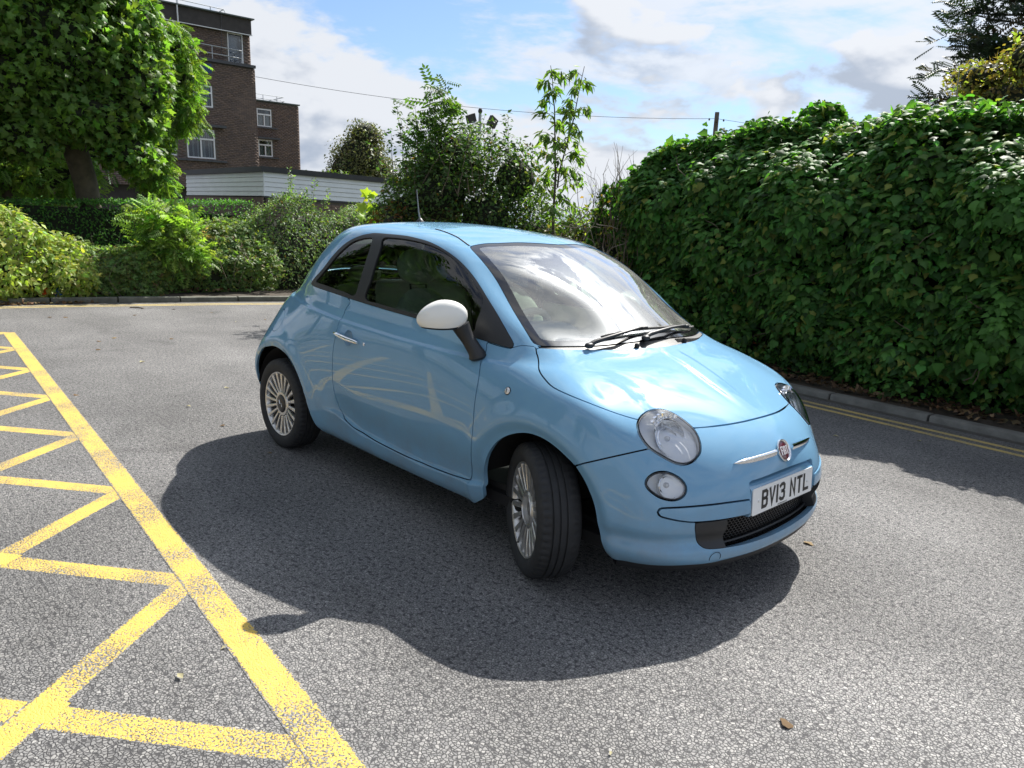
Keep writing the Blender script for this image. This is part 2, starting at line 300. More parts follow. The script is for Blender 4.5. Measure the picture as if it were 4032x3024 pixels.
# ---- yellow hatched box
O=np.array([1.57,-1.99]); e1=np.array([-.9966,.0832]); e2=np.array([-.0832,-.9966]); SP=1.222
def banded(name,P,Q,D,z,mt,parent=None):
    """strip between edge polylines P,Q; D unit vectors from P to Q; outer 16 mm on each side is where the paint frays"""
    P,Q,D=np.array(P),np.array(Q),np.array(D); f=.016; e=.007
    R_=[P-D*e,P+D*f,Q-D*f,Q+D*e]; n=len(P); V=np.concatenate([np.concatenate([r,np.full((n,1),z)],1) for r in R_]); F=[(r*n+i,r*n+i+1,(r+1)*n+i+1,(r+1)*n+i) for r in range(3) for i in range(n-1)]
    me=mesh_np(name,V,np.array(F))
    if me.polygons[0].normal.z<0: me.flip_normals()
    a=me.attributes.new('edge','FLOAT','POINT'); a.data.foreach_set('value',np.repeat([0.,1.,1.,0.],n).astype(np.float32)); return obj(name,me,mt,parent)
def stripe(p,q,w,z,name,mt,parent,ext0=0,ext1=0):
    p,q=np.array(p,float),np.array(q,float); d=(q-p)/np.linalg.norm(q-p); n=np.array([-d[1],d[0]]); ts=np.linspace(0,1,2)[:,None]
    return banded(name,p+(q-p)*ts+n*w/2,p+(q-p)*ts-n*w/2,np.repeat(-n[None],2,0),z,mt,parent)
st=lambda s,t:O+e1*s+e2*t
box=tag(stripe(st(-2.6,0),st(8.51,0),.112,.0019,'yellow_box_marking',YEL,None),kind='structure')
DEP=3.4
for k in range(-2,8):
    s=k*SP
    for dr in(1,-1):
        t1=DEP
        if dr>0 and s+t1>8.5: t1=8.5-s
        if t1<=.05: continue
        stripe(st(s,.03),st(s+dr*t1,t1),.098,.0007 if dr>0 else .0011,'hatch_stripe',YEL,box)
stripe(st(8.455,.02),st(8.455,DEP),.105,.0015,'end_line',YEL,box)
for k in range(-2,8):
    s=k*SP
    if k<7:
        c=st(s+SP/2,SP/2); r=.062; flat('thick_patch',[c+e1*r*1.15,c+e2*r*1.1,c-e1*r*1.1,c-e2*r*1.15],.0015,YEL2,box)
# ---- kerbs
KERB=mat('kerb_concrete',(.20,.195,.18),.9,col2=(.10,.098,.09),vscale=7,bump=.5,bscale=70,detail=8)
KERBM=mat('kerb_mossy',(.17,.17,.14),.92,col2=(.075,.075,.06),vscale=6,bump=.6,bscale=60,detail=8)
kp=[(7.0,3.50),(1.93,3.99),(.28,4.15),(-3,4.47),(-6.2,4.72),(-7.6,4.72),(-8.5,4.35),(-8.95,3.6),(-9.13,2.96),(-9.31,2.16),(-9.71,-.02),(-9.80,-.9),(-9.95,-2.6),(-10.1,-7)]
kd=catmull(kp,14); seg=np.concatenate([[0],np.cumsum(np.linalg.norm(np.diff(kd,axis=0),axis=1))])
kpos=lambda s:np.array([np.interp(s,seg,kd[:,0]),np.interp(s,seg,kd[:,1])])
s_j=seg[np.argmin(np.abs(kd[:,0]-.30)+100*(kd[:,1]<3))]  # a joint stands here
kroot=empty('kerb'); tag(kroot,kind='structure')
s=s_j-5*.915; kn=0
while s<seg[-1]-1:
    L_=.905; P=[]; nn=5
    for i in range(nn+1):
        q=kpos(s+.006+(L_-.012)*i/nn); q2=kpos(s+.006+(L_-.012)*i/nn+.01); d=(q2-q)/np.linalg.norm(q2-q); P.append((q,np.array([d[1],-d[0]])))
    h=.062 if P[0][0][0]>-7 else .085; h+=random.uniform(-.004,.004); off=random.uniform(-.006,.006)
    prof=[(-.0,-.03),(.0,h-.022),(.006,h-.007),(.020,h),(.125,h),(.13,h-.006),(.13,-.03)]
    V=[];F=[]
    for q,n in P:
        for a,z in prof: w=q+n*(a+off)*1.0; V.append((w[0],w[1],z))
    m=len(prof)
    for i in range(nn):
        for j in range(m-1): F.append((i*m+j,i*m+j+1,(i+1)*m+j+1,(i+1)*m+j))
    F+= [tuple(range(m))[::-1],tuple(nn*m+j for j in range(m))]
    kb=MB().add(V,F).build('kerb_stone',KERB if P[0][0][0]>-7 else KERBM,kroot,True,sharp=30); s+=.915; kn+=1
# side of the outward normal: must point away from the road
def ypath(off,x0,x1,n=40):
    P=[]
    for s in np.linspace(0,seg[-1]-.5,260):
        q=kpos(s); q2=kpos(s+.02); d=(q2-q)/np.linalg.norm(q2-q); P.append(q-np.array([d[1],-d[0]])*off)
    return np.array(P)
for off,w in((.30,.062),(.455,.062)):
    a=ypath(off-w/2,0,0); b=ypath(off+w/2,0,0); d=b-a; d/=np.linalg.norm(d,axis=1,keepdims=True)
    tag(banded('yellow_edge_line',a,b,d,.0025,YELK),kind='structure')
gut=ypath(.10,0,0); gi=ypath(-.01,0,0); n=len(gut); me=mesh_np('gutter_dirt',[(x,y,.0015) for x,y in gi]+[(x,y,.0015) for x,y in gut],np.array([(i,i+1,n+i+1,n+i) for i in range(n-1)])); tag(obj('gutter_dirt',me,mat('gutter',(.055,.05,.045),.95,col2=(.10,.095,.085),vscale=12,bump=.5,bscale=80)),kind='structure')
# ---- planted verge behind the kerb
vp=ypath(-.118,0,0)
def verge():
    # strips going outwards from the kerb, gently uneven
    rows=[]; offs=[.118,.25,.45,.8,1.4,2.6]
    base=vp
    for o in offs:
        P=ypath(-o,0,0); z=.045+.05*min(o,1.0)+ (0 if o<.2 else .02)*np.sin(P[:,0]*7+o*9)*np.cos(P[:,1]*6)
        rows.append(np.concatenate([P,z[:,None]],1))
    n=len(base); V=np.concatenate(rows); F=[(r*n+i,r*n+i+1,(r+1)*n+i+1,(r+1)*n+i) for r in range(len(offs)-1) for i in range(n-1)]
    me=mesh_np('verge',V,np.array(F),True); return tag(obj('verge',me,SOIL),kind='structure')
verge()
NET=np.array([[(1.815,0,0.1457),(1.8073,0.2327,0.1539),(1.7723,0.4361,0.1707),(1.6947,0.59,0.1898),(1.6019,0.6771,0.2028),(1.4176,0.7325,0.2104),(1.1499,0.7499,0.2011),(0.85,0.735,0.2),(0.5,0.735,0.2),(0.1,0.735,0.2),(-0.3,0.735,0.205),(-0.7,0.735,0.21),(-1.0003,0.7453,0.215),(-1.2055,0.7506,0.2203),(-1.393,0.7333,0.2309),(-1.5136,0.6639,0.241),(-1.5675,0.5076,0.2506),(-1.5804,0.2804,0.25),(-1.585,0,0.25)],
[(1.8837,0,0.2096),(1.8771,0.2341,0.2166),(1.842,0.4381,0.2306),(1.7569,0.6116,0.2432),(1.6317,0.7114,0.2536),(1.4273,0.7621,0.2584),(1.1499,0.7749,0.2461),(0.85,0.768,0.25),(0.5,0.766,0.25),(0.1,0.766,0.25),(-0.3,0.766,0.25),(-0.7,0.77,0.255),(-1.0006,0.7756,0.26),(-1.2078,0.783,0.2655),(-1.3959,0.7712,0.2762),(-1.5464,0.6967,0.2814),(-1.6094,0.5196,0.2908),(-1.6305,0.2805,0.29),(-1.635,0,0.29)],
[(1.89,0,0.3061),(1.8845,0.2346,0.3118),(1.848,0.4358,0.3232),(1.7627,0.6112,0.3309),(1.6428,0.7213,0.3384),(1.4362,0.7807,0.3468),(1.1501,0.8004,0.3415),(0.85,0.786,0.34),(0.5,0.78,0.34),(0.1,0.779,0.34),(-0.3,0.781,0.34),(-0.7,0.788,0.34),(-1.001,0.8011,0.3401),(-1.2114,0.8116,0.3458),(-1.3986,0.7989,0.3516),(-1.5642,0.7195,0.3517),(-1.6423,0.5325,0.3611),(-1.6558,0.2908,0.3601),(-1.66,0,0.36)],
[(1.8969,0,0.433),(1.8917,0.2314,0.4343),(1.8476,0.4246,0.4406),(1.7591,0.6006,0.442),(1.6422,0.7187,0.4451),(1.4447,0.7896,0.4545),(1.1509,0.8125,0.4553),(0.85,0.7999,0.4499),(0.5,0.793,0.45),(0.1,0.792,0.45),(-0.3,0.794,0.45),(-0.7,0.802,0.45),(-1.0015,0.8136,0.4499),(-1.2126,0.825,0.4506),(-1.3984,0.8118,0.4613),(-1.5692,0.7296,0.4716),(-1.6489,0.5443,0.481),(-1.6612,0.2912,0.48),(-1.665,0,0.48)],
[(1.8714,0,0.5795),(1.8584,0.2191,0.5743),(1.8063,0.4037,0.5721),(1.7238,0.5734,0.571),(1.6226,0.709,0.5714),(1.4377,0.795,0.5882),(1.1525,0.8189,0.5944),(0.8494,0.8069,0.5785),(0.5,0.803,0.58),(0.1,0.802,0.58),(-0.3,0.804,0.58),(-0.7,0.809,0.58),(-0.9999,0.8132,0.5787),(-1.2053,0.8164,0.582),(-1.3803,0.8012,0.5883),(-1.5524,0.7182,0.5892),(-1.6329,0.5387,0.5984),(-1.6524,0.2906,0.5995),(-1.657,0,0.6)],
[(1.8004,0,0.6888),(1.7826,0.2099,0.6823),(1.7329,0.3925,0.6757),(1.6685,0.5588,0.6781),(1.5798,0.6988,0.6884),(1.421,0.7904,0.7045),(1.1526,0.8179,0.7069),(0.8475,0.8052,0.6826),(0.4999,0.8068,0.6897),(0.1,0.806,0.69),(-0.3,0.807,0.69),(-0.7,0.81,0.69),(-0.9948,0.8061,0.6951),(-1.1915,0.7943,0.6897),(-1.3562,0.7736,0.6917),(-1.5179,0.685,0.7027),(-1.5948,0.517,0.712),(-1.6329,0.2885,0.7178),(-1.64,0,0.72)],
[(1.6799,0,0.7647),(1.6626,0.2108,0.7603),(1.6228,0.3994,0.7561),(1.579,0.5527,0.7626),(1.5073,0.6796,0.7729),(1.383,0.7692,0.7948),(1.1412,0.7998,0.7968),(0.8445,0.7941,0.7731),(0.4997,0.8023,0.7991),(0.1,0.802,0.805),(-0.3,0.802,0.81),(-0.6998,0.7998,0.8198),(-0.9862,0.7791,0.8183),(-1.1759,0.7512,0.8092),(-1.3175,0.7226,0.8102),(-1.4649,0.6395,0.8171),(-1.5565,0.4906,0.8238),(-1.6098,0.281,0.8356),(-1.62,0,0.84)],
[(1.5,0,0.85),(1.4885,0.2184,0.8469),(1.4672,0.3986,0.8451),(1.4301,0.534,0.8428),(1.3726,0.6384,0.8438),(1.2832,0.7194,0.8551),(1.0977,0.7621,0.8533),(0.8221,0.7724,0.8507),(0.4993,0.7887,0.888),(0.1,0.79,0.9049),(-0.3,0.787,0.915),(-0.6996,0.7776,0.9298),(-0.9797,0.7389,0.928),(-1.14,0.7014,0.9295),(-1.2786,0.6653,0.9333),(-1.4098,0.5863,0.9344),(-1.5099,0.4502,0.9386),(-1.5734,0.2648,0.9543),(-1.585,0,0.96)],
[(1.33,0,0.92),(1.3247,0.1995,0.9165),(1.3093,0.3598,0.9098),(1.2849,0.4818,0.9064),(1.245,0.5823,0.9024),(1.1786,0.664,0.9017),(1.0538,0.7133,0.8977),(0.8011,0.7426,0.9033),(0.4991,0.7661,0.9421),(0.1,0.7699,0.9597),(-0.3,0.768,0.975),(-0.7,0.7568,0.9957),(-0.9608,0.7147,0.9943),(-1.1108,0.672,0.9953),(-1.2388,0.6255,0.9984),(-1.3596,0.5411,1.004),(-1.4547,0.4202,1.0083),(-1.5182,0.2447,1.0241),(-1.5299,0,1.03)],
[(1.22,0,0.9649),(1.2141,0.1782,0.9622),(1.1961,0.3221,0.9527),(1.1692,0.4287,0.9496),(1.1332,0.5166,0.9495),(1.0921,0.5845,0.9509),(1.0099,0.6447,0.9528),(0.7813,0.7232,0.9646),(0.4989,0.7497,1.0011),(0.0999,0.7547,1.0193),(-0.3,0.752,1.04),(-0.7018,0.7388,1.0686),(-0.9372,0.6945,1.0805),(-1.0751,0.6452,1.0795),(-1.1917,0.5876,1.0812),(-1.3022,0.5032,1.0814),(-1.3971,0.3921,1.0805),(-1.4636,0.23,1.0945),(-1.4799,0,1.0999)],
[(0.98,0,1.1249),(0.9738,0.1675,1.1181),(0.9541,0.2981,1.0992),(0.9305,0.4011,1.0803),(0.8997,0.4796,1.0734),(0.8603,0.541,1.076),(0.7925,0.6036,1.0935),(0.657,0.6662,1.141),(0.4179,0.6897,1.1598),(0.0994,0.6979,1.1753),(-0.3002,0.695,1.1906),(-0.6686,0.6839,1.2165),(-0.8771,0.6489,1.2266),(-0.9963,0.5962,1.2196),(-1.0968,0.5392,1.2153),(-1.1923,0.4558,1.2109),(-1.274,0.3572,1.2069),(-1.33,0.206,1.2159),(-1.3449,0,1.2199)],
[(0.72,0,1.2849),(0.7145,0.1589,1.2782),(0.7033,0.2963,1.2657),(0.6877,0.3951,1.2537),(0.6626,0.4698,1.2462),(0.6327,0.5198,1.2459),(0.5776,0.5593,1.2546),(0.477,0.5976,1.2758),(0.3171,0.617,1.2935),(0.0593,0.6326,1.3142),(-0.2805,0.6299,1.327),(-0.5886,0.612,1.3478),(-0.7754,0.5825,1.3534),(-0.8957,0.5392,1.3486),(-0.9821,0.4874,1.342),(-1.0663,0.4137,1.3344),(-1.1322,0.321,1.3294),(-1.171,0.1905,1.327),(-1.1801,0,1.3252)],
[(0.4499,0,1.4145),(0.4441,0.1475,1.4049),(0.4377,0.2738,1.3873),(0.4221,0.367,1.3758),(0.4068,0.4314,1.3676),(0.3819,0.4763,1.3643),(0.3421,0.5067,1.3706),(0.2677,0.533,1.3826),(0.1687,0.5504,1.3944),(-0.0202,0.559,1.4125),(-0.2708,0.5547,1.4206),(-0.5057,0.5349,1.4297),(-0.6603,0.5073,1.4327),(-0.774,0.4704,1.4322),(-0.8559,0.4276,1.4294),(-0.9309,0.3687,1.4232),(-0.9933,0.2877,1.4175),(-1.0222,0.1691,1.4084),(-1.0308,0,1.3985)],
[(0.24,0,1.4509),(0.2379,0.0994,1.4483),(0.2347,0.1887,1.4421),(0.2275,0.2481,1.4364),(0.2194,0.2878,1.4322),(0.2044,0.3176,1.4302),(0.1795,0.3329,1.432),(0.1396,0.3434,1.4365),(0.0798,0.349,1.4434),(-0.03,0.3515,1.453),(-0.2508,0.3492,1.4651),(-0.4331,0.3389,1.4722),(-0.5445,0.3191,1.4718),(-0.6257,0.2946,1.4697),(-0.6865,0.2651,1.4672),(-0.7368,0.2256,1.4644),(-0.7764,0.1757,1.4606),(-0.7994,0.1003,1.4556),(-0.8018,0,1.4492)],
[(0.1002,0,1.4666),(0.0982,0,1.4668),(0.0952,0,1.467),(0.0902,0,1.4675),(0.0802,0,1.4683),(0.0702,0,1.4691),(0.0503,0,1.4706),(0.0203,0,1.4727),(-0.0196,0,1.4751),(-0.0796,0,1.4782),(-0.25,0,1.4848),(-0.3606,0,1.4868),(-0.431,0,1.4863),(-0.4813,0,1.4849),(-0.5215,0,1.483),(-0.5516,0,1.4811),(-0.5717,0,1.4796),(-0.5867,0,1.4784),(-0.5917,0,1.4779)]])
def sstep(a,b,x):
    t=np.clip((x-a)/(b-a),0,1); return t*t*(3-2*t)
def gnormals(S):
    du=np.gradient(S,axis=1); dv=np.gradient(S,axis=0)
    # mirror-correct at centre lines: kill y comp of normal there
    n=np.cross(du,dv); n[:,0,1]=0; n[:,-1,1]=0; n[-1,:,1]=0
    l=np.linalg.norm(n,axis=2,keepdims=True); n=n/np.maximum(l,1e-12)
    n[-1]=n[-2]*[1,0,1]; n[-1]/=np.linalg.norm(n[-1],axis=1,keepdims=True)
    # outward
    cen=np.array([.1,0,.7]); s=np.sign(((S-cen)*n).sum(2).mean()); return n*s
ZC=lambda x:np.interp(x,[-1.6,-1.013,-.387,.123,.572,1.1],[1.0,.971,.925,.904,.895,.885])
def shape(S):
    n=gnormals(S); x,y,z=S[...,0],S[...,1],S[...,2]; d=np.zeros_like(x)
    side=sstep(.35,.7,np.abs(n[...,1]))
    for wx,R in((1.165,.365),(-1.155,.375)):
        rho=np.hypot(x-wx,z-.285); m=side*(z<.85)
        fr=sstep(1.62,1.5,x) if wx>0 else 1
        d+=m*fr*(.010*np.exp(-((rho-R-.05)/.055)**2)-.014*sstep(R+.045,R-.005,rho))
    zc=ZC(x); up=sstep(zc-.010,zc+.014,z)*sstep(zc+.17,zc+.05,z)
    d-=.011*up*side*sstep(1.0,.75,x)
    # door bottom tuck then sill
    xm=sstep(-.62,-.40,x)*sstep(.86,.80,x)
    zs=np.interp(x,[-.45,-.2,.35,.8],[.40,.335,.306,.325])
    d-=.020*xm*side*sstep(zs+.20,zs+.01,z)*sstep(zs-.022,zs-.002,z)
    # lower bumper concavity over the lip
    fr=sstep(1.45,1.62,x)
    d-=.022*fr*np.exp(-((z-.318)/.034)**2)
    # hood creases
    k=np.interp(x,[1.2,1.28,1.5,1.72],[.05,.055,.058,.035])
    hf=sstep(1.71,1.56,x)*sstep(1.20,1.32,x)*(n[...,2]>.6)
    d+=.0045*hf*sstep(k+.012,k-.010,y)-.0015*hf*np.exp(-((y-k-.014)/.012)**2)
    return S+n*d[...,None]
# ================================================================== THE CAR
def pad(P):
    m=np.array([1,-1,1.]); P=np.concatenate([P[:,1:2]*m,P,P[:,-2:-1]*m],1); return np.concatenate([2*P[:1]-P[1:2],P,P[-2:-1]*m],0)
def basis(n,s):
    t=np.linspace(0,n-1,(n-1)*s+1); i=np.minimum(t.astype(int),n-2); f=t-i; B=np.zeros((len(t),n+2))
    w=np.stack([(1-f)**3,3*f**3-6*f**2+4,-3*f**3+3*f**2+3*f+1,f**3],1)/6
    for k in range(4): B[np.arange(len(t)),i+k]=w[:,k]
    return B
SS=14
def body_grid():
    P=NET.copy()
    for _ in range(5):
        P+=.8*(NET-np.einsum('ri,ijk,cj->rck',basis(15,1),pad(P),basis(19,1)))
    return np.einsum('ri,ijk,cj->rck',basis(15,SS),pad(P),basis(19,SS))
SG=shape(body_grid()); NG=gnormals(SG); NV,NU=SG.shape[:2]
def at(uv,A=None):
    A=SG if A is None else A
    uv=np.atleast_2d(np.asarray(uv,float))*SS; u=np.clip(uv[:,0],0,NU-1.001);v=np.clip(uv[:,1],0,NV-1.001);i=v.astype(int);j=u.astype(int);f=(u-j)[:,None];g=(v-i)[:,None]
    return A[i,j]*(1-f)*(1-g)+A[i,j+1]*f*(1-g)+A[i+1,j]*(1-f)*g+A[i+1,j+1]*f*g
def nat(uv):
    n=at(uv,NG); return n/np.linalg.norm(n,axis=1,keepdims=True)
_uu,_vv=np.meshgrid(np.arange(NU)/SS,np.arange(NV)/SS)
A0=np.concatenate([SG.reshape(-1,3),NG.reshape(-1,3),np.stack([_uu,_vv],2).reshape(-1,2)],1)
_i=np.arange(NU*NV).reshape(NV,NU); a,b,c_,d=_i[:-1,:-1].ravel(),_i[:-1,1:].ravel(),_i[1:,1:].ravel(),_i[1:,:-1].ravel()
F0=np.concatenate([np.stack([a,b,c_],1),np.stack([a,c_,d],1)])
_p=A0[F0]; _n=np.cross(_p[:,1,:3]-_p[:,0,:3],_p[:,2,:3]-_p[:,0,:3])
if ((_n*_p[:,0,3:6]).sum(1)).mean()<0: F0=F0[:,::-1].copy()
def compact(A,F):
    if len(F)==0: return A[:0],F
    u,inv=np.unique(F,return_inverse=True); return A[u],inv.reshape(F.shape)
def split(A,F,s,eps=1.5e-4):
    s=np.where(np.abs(s)<eps,np.where(s<0,-eps,eps),s); neg=s<0; k=neg[F].sum(1)
    I=[F[k==3]];O=[F[k==0]]; mix=F[(k==1)|(k==2)]
    if len(mix):
        nm=neg[mix]; lone=np.where(nm.sum(1)==1,nm.argmax(1),(~nm).argmax(1))
        mix=mix[np.arange(len(mix))[:,None],(lone[:,None]+np.arange(3))%3]; a,b,c_=mix.T
        e=np.sort(np.concatenate([np.stack([a,b],1),np.stack([a,c_],1)]),1); ue,inv=np.unique(e,axis=0,return_inverse=True); inv=inv.ravel()
        t=(s[ue[:,0]]/(s[ue[:,0]]-s[ue[:,1]]))[:,None]; nA=A[ue[:,0]]*(1-t)+A[ue[:,1]]*t; nA[:,3:6]/=np.linalg.norm(nA[:,3:6],axis=1,keepdims=True)
        n0=len(A); A=np.concatenate([A,nA]); m=len(mix); p=n0+inv[:m]; q=n0+inv[m:]
        t1=np.stack([a,p,q],1); t2=np.concatenate([np.stack([p,b,c_],1),np.stack([p,c_,q],1)]); li=neg[a]; li2=np.concatenate([li,li])
        I+= [t1[li],t2[~li2]]; O+=[t1[~li],t2[li2]]
    return compact(A,np.concatenate(I)),compact(A,np.concatenate(O))
def inpoly(P,poly):
    x,y=P[:,0],P[:,1]; c=np.zeros(len(P),bool); n=len(poly)
    for i in range(n):
        x0,y0=poly[i];x1,y1=poly[(i+1)%n]
        if y0==y1: continue
        m=((y0>y)!=(y1>y)); xx=(x1-x0)*(y-y0)/(y1-y0)+x0; c^=m&(x<xx)
    return c
class Cookie:
    def __init__(s,uv,sub=6,closed_smooth=True,dense=False):
        uv=np.asarray(uv,float); s.poly=uv if dense else (catmull(uv,sub,closed=True) if closed_smooth else np.concatenate([np.linspace(uv[i],uv[(i+1)%len(uv)],sub,endpoint=False) for i in range(len(uv))]))
        P=at(s.poly); q=np.roll(s.poly,-1,0); out=lambda w:(w[:,0]<-.02)|(w[:,0]>18.02)|(w[:,1]<-.02)|(w[:,1]>14.02)
        k=~(out(s.poly)&out(q)); s.a=P[k]; s.b=np.roll(P,-1,0)[k]
    def __call__(s,A):
        uv=A[:,6:8]; lo,hi=s.poly.min(0)-.8,s.poly.max(0)+.8
        r=np.full(len(A),1.0); m=np.where(((uv>lo)&(uv<hi)).all(1))[0]
        ins=inpoly(uv[m],s.poly); p=A[m,:3]; d=np.full(len(m),9.)
        for a,b in zip(s.a,s.b):
            ab=b-a; t=np.clip(((p-a)@ab)/max(ab@ab,1e-12),0,1); d=np.minimum(d,((a+t[:,None]*ab-p)**2).sum(1))
        r[m]=np.sqrt(d)*np.where(ins,-1,1); return r
def cut(M,ck,g=.002):
    A,F=M; (i,_)=split(A,F,ck(A)+g); (_,o)=split(A,F,ck(A)-g); return i,o
def flange_of(A,F,depth):
    e=np.concatenate([F[:,[0,1]],F[:,[1,2]],F[:,[2,0]]]); k=np.sort(e,1); u,inv,cnt=np.unique(k,axis=0,return_inverse=True,return_counts=True); e=e[cnt[inv.ravel()]==1]
    e=e[~((np.abs(A[e[:,0],1])<1e-4)&(np.abs(A[e[:,1],1])<1e-4))]
    if len(e)==0: return np.zeros((0,3)),np.zeros((0,4),int),np.zeros((0,3))
    p0,p1=A[e[:,0],:3],A[e[:,1],:3]; n0,n1=A[e[:,0],3:6],A[e[:,1],3:6]
    V=np.stack([p1,p0,p0-n0*depth,p1-n1*depth],1).reshape(-1,3); nn=np.cross(p1-p0,n0); nn/=np.maximum(np.linalg.norm(nn,axis=1,keepdims=True),1e-9)
    return V,np.arange(len(V)).reshape(-1,4),np.repeat(nn,4,0)
def piece(name,M,mat_,parent,mode='center',off=0,depth=.014,label=None):
    A,F=M; P=A[:,:3]+A[:,3:6]*off; B=np.concatenate([P,A[:,3:]],1)
    fV,fF,fN=flange_of(B,F,depth) if depth else (np.zeros((0,3)),np.zeros((0,4),int),np.zeros((0,3)))
    V=np.concatenate([P,fV]); Nn=np.concatenate([A[:,3:6],fN]); m=np.array([1,-1,1.])
    def mk(sides):
        Vs=[];Ns=[];T=[];Q=[];n=0
        for s in sides:
            if s>0: Vs.append(V);Ns.append(Nn);T.append(F+n);Q.append(fF+len(A)+n)
            else: Vs.append(V*m);Ns.append(Nn*m);T.append(F[:,::-1]+n);Q.append(fF[:,::-1]+len(A)+n)
            n+=len(V)
        me=mesh_np(name,np.concatenate(Vs),[np.concatenate(T),np.concatenate(Q)],True,np.concatenate(Ns))
        return obj(name,me,mat_,parent)
    if mode=='center': r=[mk((1,-1))]
    elif mode=='right': r=[mk((-1,))]
    else: r=[mk((-1,)),mk((1,))]
    return r
def blob(c,r,e=(2,2),n=28,m=18,rot=None,fn=None):
    """superellipsoid"""
    f=lambda w,p:np.sign(w)*np.abs(w)**(2/p)
    V=[];F=[]
    for i in range(m+1):
        ph=-PI/2+PI*i/m
        for k in range(n):
            th=2*PI*k/n; V.append((f(math.cos(ph),e[1])*f(math.cos(th),e[0])*r[0],f(math.cos(ph),e[1])*f(math.sin(th),e[0])*r[1],f(math.sin(ph),e[1])*r[2]))
    for i in range(m):
        for k in range(n): F.append((i*n+k,i*n+(k+1)%n,(i+1)*n+(k+1)%n,(i+1)*n+k))
    V=np.array(V)
    if fn: V=fn(V)
    if rot is not None: V=V@np.array([list(q) for q in rot]).T
    return V+np.array(c),F
def Rz(t): return Matrix.Rotation(t,3,'Z')
def Ry(t): return Matrix.Rotation(t,3,'Y')
def Rx(t): return Matrix.Rotation(t,3,'X')
# ---- materials of the car
PAINT=mat('car_paint_blue',(.175,.350,.52),.6,coat=1,coatr=.012,spec=.0,var=.03,vscale=2.5)
def road_grime(m,col,amount):
    N,L=nodes(m); b=N['Principled BSDF']; src=b.inputs['Base Color'].links[0].from_socket
    tc=N.new('ShaderNodeTexCoord'); sp=N.new('ShaderNodeSeparateXYZ'); L.new(tc.outputs['Object'],sp.inputs[0])
    hz=N.new('ShaderNodeMapRange'); hz.interpolation_type='SMOOTHSTEP'; L.new(sp.outputs[2],hz.inputs[0]); hz.inputs[1].default_value=.62; hz.inputs[2].default_value=.20; hz.inputs[3].default_value=.06; hz.inputs[4].default_value=1
    n=N.new('ShaderNodeTexNoise'); n.inputs['Scale'].default_value=7; n.inputs['Detail'].default_value=8; n.inputs['Roughness'].default_value=.7; L.new(tc.outputs['Object'],n.inputs['Vector'])
    r=N.new('ShaderNodeMapRange'); L.new(n.outputs['Fac'],r.inputs[0]); r.inputs[1].default_value=.35; r.inputs[2].default_value=.75; r.inputs[4].default_value=amount
    k=N.new('ShaderNodeMath'); k.operation='MULTIPLY'; L.new(hz.outputs[0],k.inputs[0]); L.new(r.outputs[0],k.inputs[1])
    mx=N.new('ShaderNodeMix'); mx.data_type='RGBA'; L.new(k.outputs[0],mx.inputs[0]); L.new(src,mx.inputs[6]); mx.inputs[7].default_value=(*col,1); L.new(mx.outputs[2],b.inputs['Base Color'])
    cw=N.new('ShaderNodeMath'); cw.operation='MULTIPLY_ADD'; L.new(k.outputs[0],cw.inputs[0]); cw.inputs[1].default_value=.5; cw.inputs[2].default_value=.012; L.new(cw.outputs[0],b.inputs['Coat Roughness'])
road_grime(PAINT,(.20,.18,.15),.45)
BLACKP=mat('car_black_plastic',(.017,.018,.020),.48,bump=.06,bscale=300)
GLOSSB=mat('car_gloss_black',(.012,.012,.014),.12,coat=.6)
RUBBER=mat('tyre_rubber',(.021,.022,.024),.75,var=.25,vscale=14,bump=.15,bscale=90)
DARK=mat('car_dark_cavity',(.008,.008,.009),.9)
CHROME=mat('chrome',(.86,.87,.88),.06,1)
ALLOY=mat('alloy',(.62,.61,.59),.30,.85,var=.12,vscale=30)
WHITEP=mat('mirror_cap_white',(.80,.79,.74),.35,coat=1)
IVORY=mat('ivory_trim',(.66,.67,.56),.55,var=.06,vscale=20,bump=.1,bscale=200)
SEATF=mat('seat_fabric',(.40,.43,.36),.85,var=.08,vscale=40,bump=.2,bscale=250)
BELT=mat('seat_black',(.02,.02,.02),.7)
GLASS_W=glass_mat('windscreen_glass',(.86,.93,.90),1.52,.008,3.6,glare_haze=.34)  # windscreen: reflection boosted and pale veil added for the bright sky glare
GLASS_S=glass_mat('side_glass',(.58,.70,.63),1.52,.006,1.3)
LENS=glass_mat('lamp_lens',(.98,.985,.99),1.5,.01,2.0)
REDL=mat('tail_lens',(.35,.01,.01),.1,coat=1)
AMBER=mat('indicator_lens',(.80,.79,.77),.12,.3,coat=1)
PLATE=mat('plate_white',(.82,.82,.80),.35,coat=.3)
PLTXT=mat('plate_black',(.008,.008,.008),.4)
BADGER=mat('badge_red',(.085,.002,.010),.3,coat=1,var=.2,vscale=60)
car=empty('parked_car'); tag(car,'light blue three-door hatchback with white mirror caps, front wheel turned','car')
